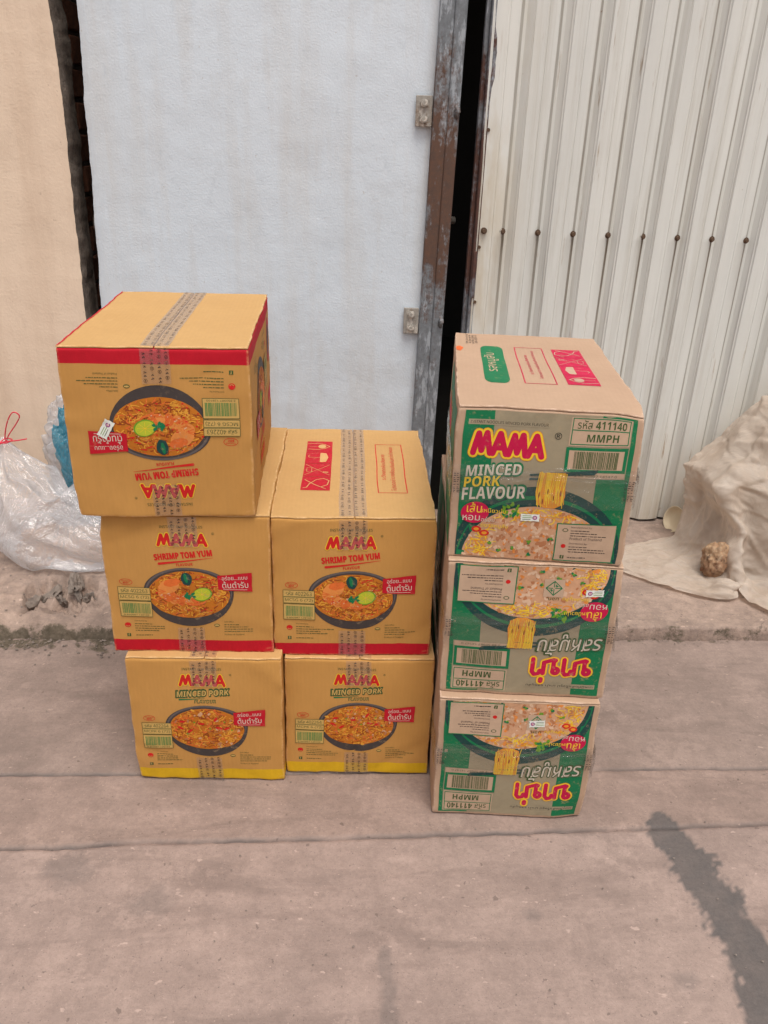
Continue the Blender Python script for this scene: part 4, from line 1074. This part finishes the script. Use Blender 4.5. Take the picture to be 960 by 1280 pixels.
def drape_bag():
    nr, nt = 44, 66; V = []
    line = [(0, -.862, 1.985, .335, .010), (.10, -.850, 1.972, .312, .030), (.25, -.815, 1.93, .245, .085), (.42, -.755, 1.895, .175, .150), (.60, -.680, 1.89, .155, .165), (.80, -.575, 1.89, .150, .155), (.93, -.50, 1.89, .145, .105), (1.0, -.465, 1.89, .145, .006)]
    for j in range(nr+1):
        t = j/nr
        for a, b in zip(line, line[1:]):
            if a[0] <= t <= b[0]+1e-9: break
        k = (t-a[0])/(b[0]-a[0]); q = [u+(w-u)*k for u, w in zip(a, b)]; c = Vector(q[1:4]); r = q[4]
        ax = (Vector(b[1:4])-Vector(a[1:4])).normalized(); sd = Vector((0, 0, 1)).cross(ax).normalized(); uv_ = ax.cross(sd)
        for i in range(nt):
            th = 2*math.pi*i/nt; p = c+(sd*math.cos(th)*.85+uv_*math.sin(th))*r*(1+.05*math.sin(9*th+2*t)+.03*math.sin(17*th))
            V.append((p.x, min(p.y, 2.07), max(p.z, .068)))
    F = [(j*nt+i, j*nt+(i+1) % nt, (j+1)*nt+(i+1) % nt, (j+1)*nt+i) for j in range(nr) for i in range(nt)]
    e1 = sim_ellipsoid((-.745, 1.885, .142), (.110, .085, .062), 20, 14, 2, .15, .9); e2 = sim_ellipsoid((-.59, 1.90, .140), (.09, .075, .065), 18, 12, 7, .2, .9)
    P = drape(V, F, [(fb_v, [(0, 1, 3, 2)], 60), (wl_v, [(0, 1, 2, 3)], 10), (*e1, 20), (*e2, 20)], list(range(nt*3)), 50, .08, 20, .25, .003)
    return nr+1, nt, P
def smooth_grid(P, rows, cols, wrap, it):
    for _ in range(it):
        Q = [p.copy() for p in P]
        for r in range(rows):
            for c in range(cols):
                N = []
                if r > 0: N.append(P[(r-1)*cols+c])
                if r < rows-1: N.append(P[(r+1)*cols+c])
                if c > 0 or wrap: N.append(P[r*cols+(c-1) % cols])
                if c < cols-1 or wrap: N.append(P[r*cols+(c+1) % cols])
                if len(N) == 4 or wrap: Q[r*cols+c] = P[r*cols+c]*.5+sum(N, Vector())*(.5/len(N))
        P = Q
    return P
def normals(P, rows, cols, wrap):
    O = []
    for r in range(rows):
        for c in range(cols):
            a = P[min(r+1, rows-1)*cols+c]-P[max(r-1, 0)*cols+c]
            b = (P[r*cols+(c+1) % cols]-P[r*cols+(c-1) % cols]) if wrap else (P[r*cols+min(c+1, cols-1)]-P[r*cols+max(c-1, 0)])
            n = b.cross(a); O.append(n.normalized() if n.length > 1e-12 else Vector((0, 0, 1)))
    return O
def subdivided(o, lv):
    m = o.modifiers.new('s', 'SUBSURF'); m.levels = lv; m.render_levels = lv; return o
def film_mat(name, col, opac, trans, rough, wr, gloss=.35, dusty=None, bumpd=.020):
    m = NT(name); t = m.t; t.nodes.remove(m.b)
    c = col
    if dusty: c = m.mix(m.ramp(m.noise(9, 5, .65), .3, .7), col, dusty)
    df = m.n('ShaderNodeBsdfDiffuse'); m.put(df.inputs[0], c); tl = m.n('ShaderNodeBsdfTranslucent'); m.put(tl.inputs[0], c)
    gl = m.n('ShaderNodeBsdfGlossy'); gl.inputs['Roughness'].default_value = rough; tr = m.n('ShaderNodeBsdfTransparent'); tr.inputs[0].default_value = (*[min(1, .55+.5*x) for x in col], 1)
    w1 = m.noise(wr, 5, .62, dist=1.2); w2 = m.noise(wr*.35, 3, .5, loc=(2, 2, 2), dist=1.5)
    bp = m.n('ShaderNodeBump', Height=m.math('ADD', m.math('ABSOLUTE', m.math('SUBTRACT', w1, .5)), m.math('MULTIPLY', m.math('ABSOLUTE', m.math('SUBTRACT', w2, .5)), 2.2))); bp.inputs['Strength'].default_value = .9; bp.inputs['Distance'].default_value = bumpd
    for d in (df, tl, gl): t.links.new(bp.outputs[0], d.inputs['Normal'])
    lw = m.n('ShaderNodeLayerWeight'); lw.inputs[0].default_value = .35; t.links.new(bp.outputs[0], lw.inputs['Normal'])
    a = m.n('ShaderNodeMixShader'); a.inputs[0].default_value = trans; t.links.new(df.outputs[0], a.inputs[1]); t.links.new(tl.outputs[0], a.inputs[2])
    op = m.math('ADD', m.math('MULTIPLY', lw.outputs['Facing'], .55), opac, True)
    b = m.n('ShaderNodeMixShader'); m.put(b.inputs[0], op); t.links.new(tr.outputs[0], b.inputs[1]); t.links.new(a.outputs[0], b.inputs[2])
    g = m.n('ShaderNodeMixShader'); m.put(g.inputs[0], m.math('ADD', m.math('MULTIPLY', m.math('POWER', lw.outputs['Facing'], 2.0), gloss), .07 if gloss > .2 else .02)); t.links.new(b.outputs[0], g.inputs[1]); t.links.new(gl.outputs[0], g.inputs[2])
    t.links.new(g.outputs[0], m.out.inputs[0]); return m.m
M_cover = film_mat('dusty milky plastic sheet', (.77, .675, .58), .78, .45, .45, 12, .14, (.60, .485, .385), .007)
M_bag = film_mat('thin clear plastic bag', (.92, .92, .95), .20, .42, .12, 13, .8)
M_bag2 = film_mat('white plastic bag', (.90, .89, .90), .30, .45, .14, 16, .7)
M_bluebag = film_mat('thin blue plastic bag', (.07, .48, .64), .30, .45, .12, 24, .6)

rows, cols, P = drape_cover()
P = smooth_grid(P, rows, cols, False, 1)
UPS = 3; R2, C2 = (rows-1)*UPS+1, (cols-1)*UPS+1; P2 = []
for a in range(R2):
    r0 = min(a//UPS, rows-2); fa = a/UPS-r0
    for c in range(C2):
        c0 = min(c//UPS, cols-2); fc = c/UPS-c0
        P2.append((P[r0*cols+c0]*(1-fc)+P[r0*cols+c0+1]*fc)*(1-fa)+(P[(r0+1)*cols+c0]*(1-fc)+P[(r0+1)*cols+c0+1]*fc)*fa)
rows, cols = R2, C2; P = smooth_grid(P2, rows, cols, False, 4)
P = [Vector((p.x+.040, p.y-.020 if p.z < .10 else p.y-.020*max(0, 1-(p.z-.10)/.2), p.z)) for p in P]
Nn = normals(P, rows, cols, False)
def fold(v, w): return max(0, 1-abs(v)/w)
Q = []
for p, n in zip(P, Nn):
    if n.z < 0 and p.z < .06: n = -n
    k = max(0, min(1, (p.z-.05)/.12))
    d = k*(.022*FB(p.x*6, p.y*6, p.z*6, 2)+.008*fold(NZ(p.x*5+p.z*4, p.y*5, p.z*3), .10)+.006*fold(NZ(p.x*8-p.z*9, p.y*8, 5), .08)-.005*fold(NZ(p.x*7+p.z*11, p.y*6, 9), .06))
    d += .0045*fold(NZ(p.x*16+p.y*6, p.y*13, p.z*15+2), .12)+.0030*fold(NZ(p.x*30, p.y*26, p.z*28), .16)
    # overhanging tuck where the sheet is bunched at its left shoulder
    s = math.exp(-(((p.x-.97)/.07)**2+((p.z-.27)/.05)**2)); e = n*d+Vector((-.045*s, -.010*s, 0))
    q = p+e; floor = (.038 if q.y > 1.553 else .004); q.z = max(q.z, floor+.003+.002*NZ(q.x*30, q.y*30)); q.y = min(q.y, 2.075); Q.append(q)
F = [(r*cols+c, r*cols+c+1, (r+1)*cols+c+1, (r+1)*cols+c) for r in range(rows-1) for c in range(cols-1)]
o = subdivided(mesh('plastic_sheet', Q, F, M_cover, smooth=True), 1); tag(o, 'crumpled dusty milky plastic sheet draped over a heap beside the gate', 'plastic sheet')

rows, cols, P = drape_bag()
P = smooth_grid(P, rows, cols, True, 1); Nn = normals(P, rows, cols, True)
root = empty('plastic_bag', (-.72, 1.9, .05)); tag(root, 'clear crumpled plastic bag tied with red string at the far left', 'plastic bag')
off = Vector((-.72, 1.9, .05))
Q = []
for p, n in zip(P, Nn):
    q = p+n*(.010*FB(p.x*11, p.y*11, p.z*11, 2)-.008*abs(NZ(p.x*14+p.z*9, p.y*10, p.z*16))); q = Vector((-.862+(q.x+.862)*1.02, q.y-.035*max(0, min(1, (.3-q.z)/.2)), q.z-.010)); Q.append(q-off)
F = [(r*cols+c, r*cols+(c+1) % cols, (r+1)*cols+(c+1) % cols, (r+1)*cols+c) for r in range(rows-1) for c in range(cols)]
subdivided(mesh('bag_film', Q, F, M_bag, root, True), 1)
M_string = flat('red string', (.62, .03, .06), .5, .4)
def spline(pts, n=8):
    O = []; Pn = [Vector(p) for p in pts]
    for i in range(len(Pn)-1):
        a, b, c, d = Pn[max(i-1, 0)], Pn[i], Pn[i+1], Pn[min(i+2, len(Pn)-1)]
        for k in range(n):
            t = k/n; O.append(.5*((2*b)+(c-a)*t+(2*a-5*b+4*c-d)*t*t+(3*b-a-3*c+d)*t**3))
    return O+[Pn[-1]]
K = Vector((-.838, 1.955, .325))
for pts in ([(-.06, .02, -.012), (-.02, -.002, -.004), (0, -.008, 0), (.012, -.01, .02), (.035, -.01, .05), (.045, -.01, .07), (.03, -.01, .078), (.012, -.01, .05), (0, -.008, .006), (.02, -.012, .004), (.055, -.012, .010)],
            [(-.03, .012, -.008), (-.012, -.012, -.002), (.004, -.013, -.001), (.010, .008, 0), (-.008, .010, .002), (-.016, -.010, -.006), (.0, -.014, .003)]):
    V, F = tube(spline([K-off+Vector(p) for p in pts]), .0016, 6); mesh('tie_string', V, F, M_string, root, True)

def wad(name, c, r, mat, seed, label, neck=None, tilt=0.0):
    """crumpled bag: closed lump with ridged creases"""
    bm = bmesh.new(); bmesh.ops.create_icosphere(bm, subdivisions=6, radius=1)
    for v in bm.verts:
        d = v.co.normalized(); q = d*1.7+Vector((seed, seed*2, 0))
        k = 1+.22*FB(q.x, q.y, q.z, 3)-.20*abs(NZ(q.x*2.1, q.y*2.1, q.z*2.1))-.06*abs(NZ(q.x*4, q.y*4, q.z*4))
        p = Vector((d.x*r[0], d.y*r[1], d.z*r[2]))*k
        p.x += tilt*p.z; v.co = p; v.co.z = max(v.co.z, -c[2]+.052)
        if c[1]+v.co.y > 2.09: v.co.y = 2.09-c[1]
    me = bpy.data.meshes.new(name); bm.to_mesh(me); bm.free(); me.materials.append(mat)
    for p in me.polygons: p.use_smooth = True
    o = link(bpy.data.objects.new(name, me)); o.location = c; tag(o, label, 'plastic bag'); return o
wad('plastic_bag', (-.648, 2.00, .250), (.082, .055, .150), M_bluebag, 3.1, 'thin blue plastic bag wedged behind the left carton stack', tilt=-.22)
wad('plastic_bag', (-.655, 2.048, .240), (.125, .036, .190), M_bag2, 8.4, 'white see through plastic bag against the wall behind the blue bag', tilt=-.05)

# stone on the sheet, round lid by the gate
def stone(name, c, r, mat, seed, label=None, cat=None, sub=4, group=None, parent=None, rough=.35):
    bm = bmesh.new(); bmesh.ops.create_icosphere(bm, subdivisions=sub, radius=1)
    for v in bm.verts:
        d = v.co.normalized(); k = 1+rough*.55*FB(d.x*1.3+seed, d.y*1.3, d.z*1.3, 2)+rough*.30*FB(d.x*4+seed, d.y*4, d.z*4, 4)-rough*.35*abs(NZ(d.x*2.3+seed, d.y*2.3, d.z*2.3))
        v.co = Vector((d.x*r[0], d.y*r[1], d.z*r[2]))*k
    me = bpy.data.meshes.new(name); bm.to_mesh(me); bm.free(); me.materials.append(mat)
    for p in me.polygons: p.use_smooth = sub > 3
    o = link(bpy.data.objects.new(name, me), parent); o.location = c; o.rotation_euler = (seed, seed*2, seed*3) if sub < 4 else (0, .25, .3)
    if label: tag(o, label, cat, group)
    return o
def stonemat():
    m = NT('brown stone', .85, .25); n = m.noise(14, 6, .7); f = m.noise(70, 6, .75)
    c = m.mix(m.ramp(n, .35, .65), (.44, .29, .17), (.26, .125, .07)); c = m.mix(m.ramp(f, .5, .72, 0, .8), c, (.50, .40, .28)); c = m.mix(m.ramp(m.noise(40, 4, .7, loc=(3, 1, 2)), .58, .66), c, (.10, .06, .04))
    m.col(c); m.bump(m.math('ADD', f, n), .9, .006); return m.m
M_stone = stonemat()
stone('stone', (.965, 1.772, .094), (.041, .035, .052), M_stone, 2.7, 'rough brown stone weighing down the plastic sheet', 'stone', 5)
M_lid = flat('cream plastic', (.66, .55, .38), .5, .4, .25, 40)
prof2 = [(.000, .016), (.024, .017), (.030, .014), (.0345, .004), (.037, .000), (.0385, .0015), (.036, .006), (.032, .017), (.025, .020), (.0, .0195)]
V, F = [], []; nn = 36
for k in range(nn):
    th = 2*math.pi*k/nn
    for r_, h_ in prof2: V.append((r_*math.cos(th), r_*math.sin(th), -h_))
np_ = len(prof2)
for k in range(nn):
    for i in range(np_-1): F.append((k*np_+i, ((k+1) % nn)*np_+i, ((k+1) % nn)*np_+i+1, k*np_+i+1))
o = mesh('lid', V, F, M_lid, smooth=True); o.location = (.958, 2.045, .078); o.rotation_euler = (R(72), 0, R(-70)); tag(o, 'round cream plastic lid standing against the gate foot', 'lid')

# broken concrete on the left sill
rr = random.Random(21); k = 0
sill_obj = bpy.data.objects['concrete_sill']
for (x, y, s) in ((-.712, 1.662, .017), (-.684, 1.690, .021), (-.652, 1.668, .014), (-.628, 1.695, .023), (-.598, 1.682, .016)):
    stone('concrete_lump', (x, y, sill_z(x, y)+s*.25), (s*1.35, s*1.1, s*.62), M_rubble, 1.1+k*2.3, sub=3, parent=sill_obj, rough=1.15); k += 1
# grit and crumbs along the foot of the sill
gv, gf = [], []
ico = [(0, 0, 1), (.9, 0, .2), (0, .9, .1), (-.9, .1, .2), (.1, -.9, .15), (0, 0, -.6)]; icf = [(0, 1, 2), (0, 2, 3), (0, 3, 4), (0, 4, 1), (5, 2, 1), (5, 3, 2), (5, 4, 3), (5, 1, 4)]
def crumb(x, y, z, s):
    n = len(gv); a = rr.uniform(0, 6.28)
    for p in ico: px, py = p[0]*math.cos(a)-p[1]*math.sin(a), p[0]*math.sin(a)+p[1]*math.cos(a); gv.append((x+px*s*rr.uniform(.7, 1.3), y+py*s*rr.uniform(.7, 1.2), z+p[2]*s*.6))
    gf.extend(tuple(i+n for i in f) for f in icf)
for _ in range(560):
    x = rr.uniform(-1.05, -.33) if rr.random() < .8 else rr.uniform(.55, 1.3); t = abs(rr.gauss(0, .03)) if x < 0 else abs(rr.gauss(0, .012)); crumb(x, l0(x)-t+.004, .001, rr.choice([.0012, .0015, .002, .003, .0045]) if x < 0 else rr.uniform(.001, .0025))
for _ in range(260): crumb(rr.uniform(-.75, .95), rr.uniform(.66, 1.5), .0004, rr.choice([.0008, .0011, .0011, .0016, .0022]))
for _ in range(60):
    x, y = rr.uniform(-1.0, -.5), rr.uniform(1.58, 1.9); crumb(x, y, sill_z(x, y)+.001, rr.uniform(.0012, .004))
o = mesh('grit', gv, gf, M_rubble); tag(o, 'loose concrete grit scattered along the foot of the sill', 'grit', kind='stuff')
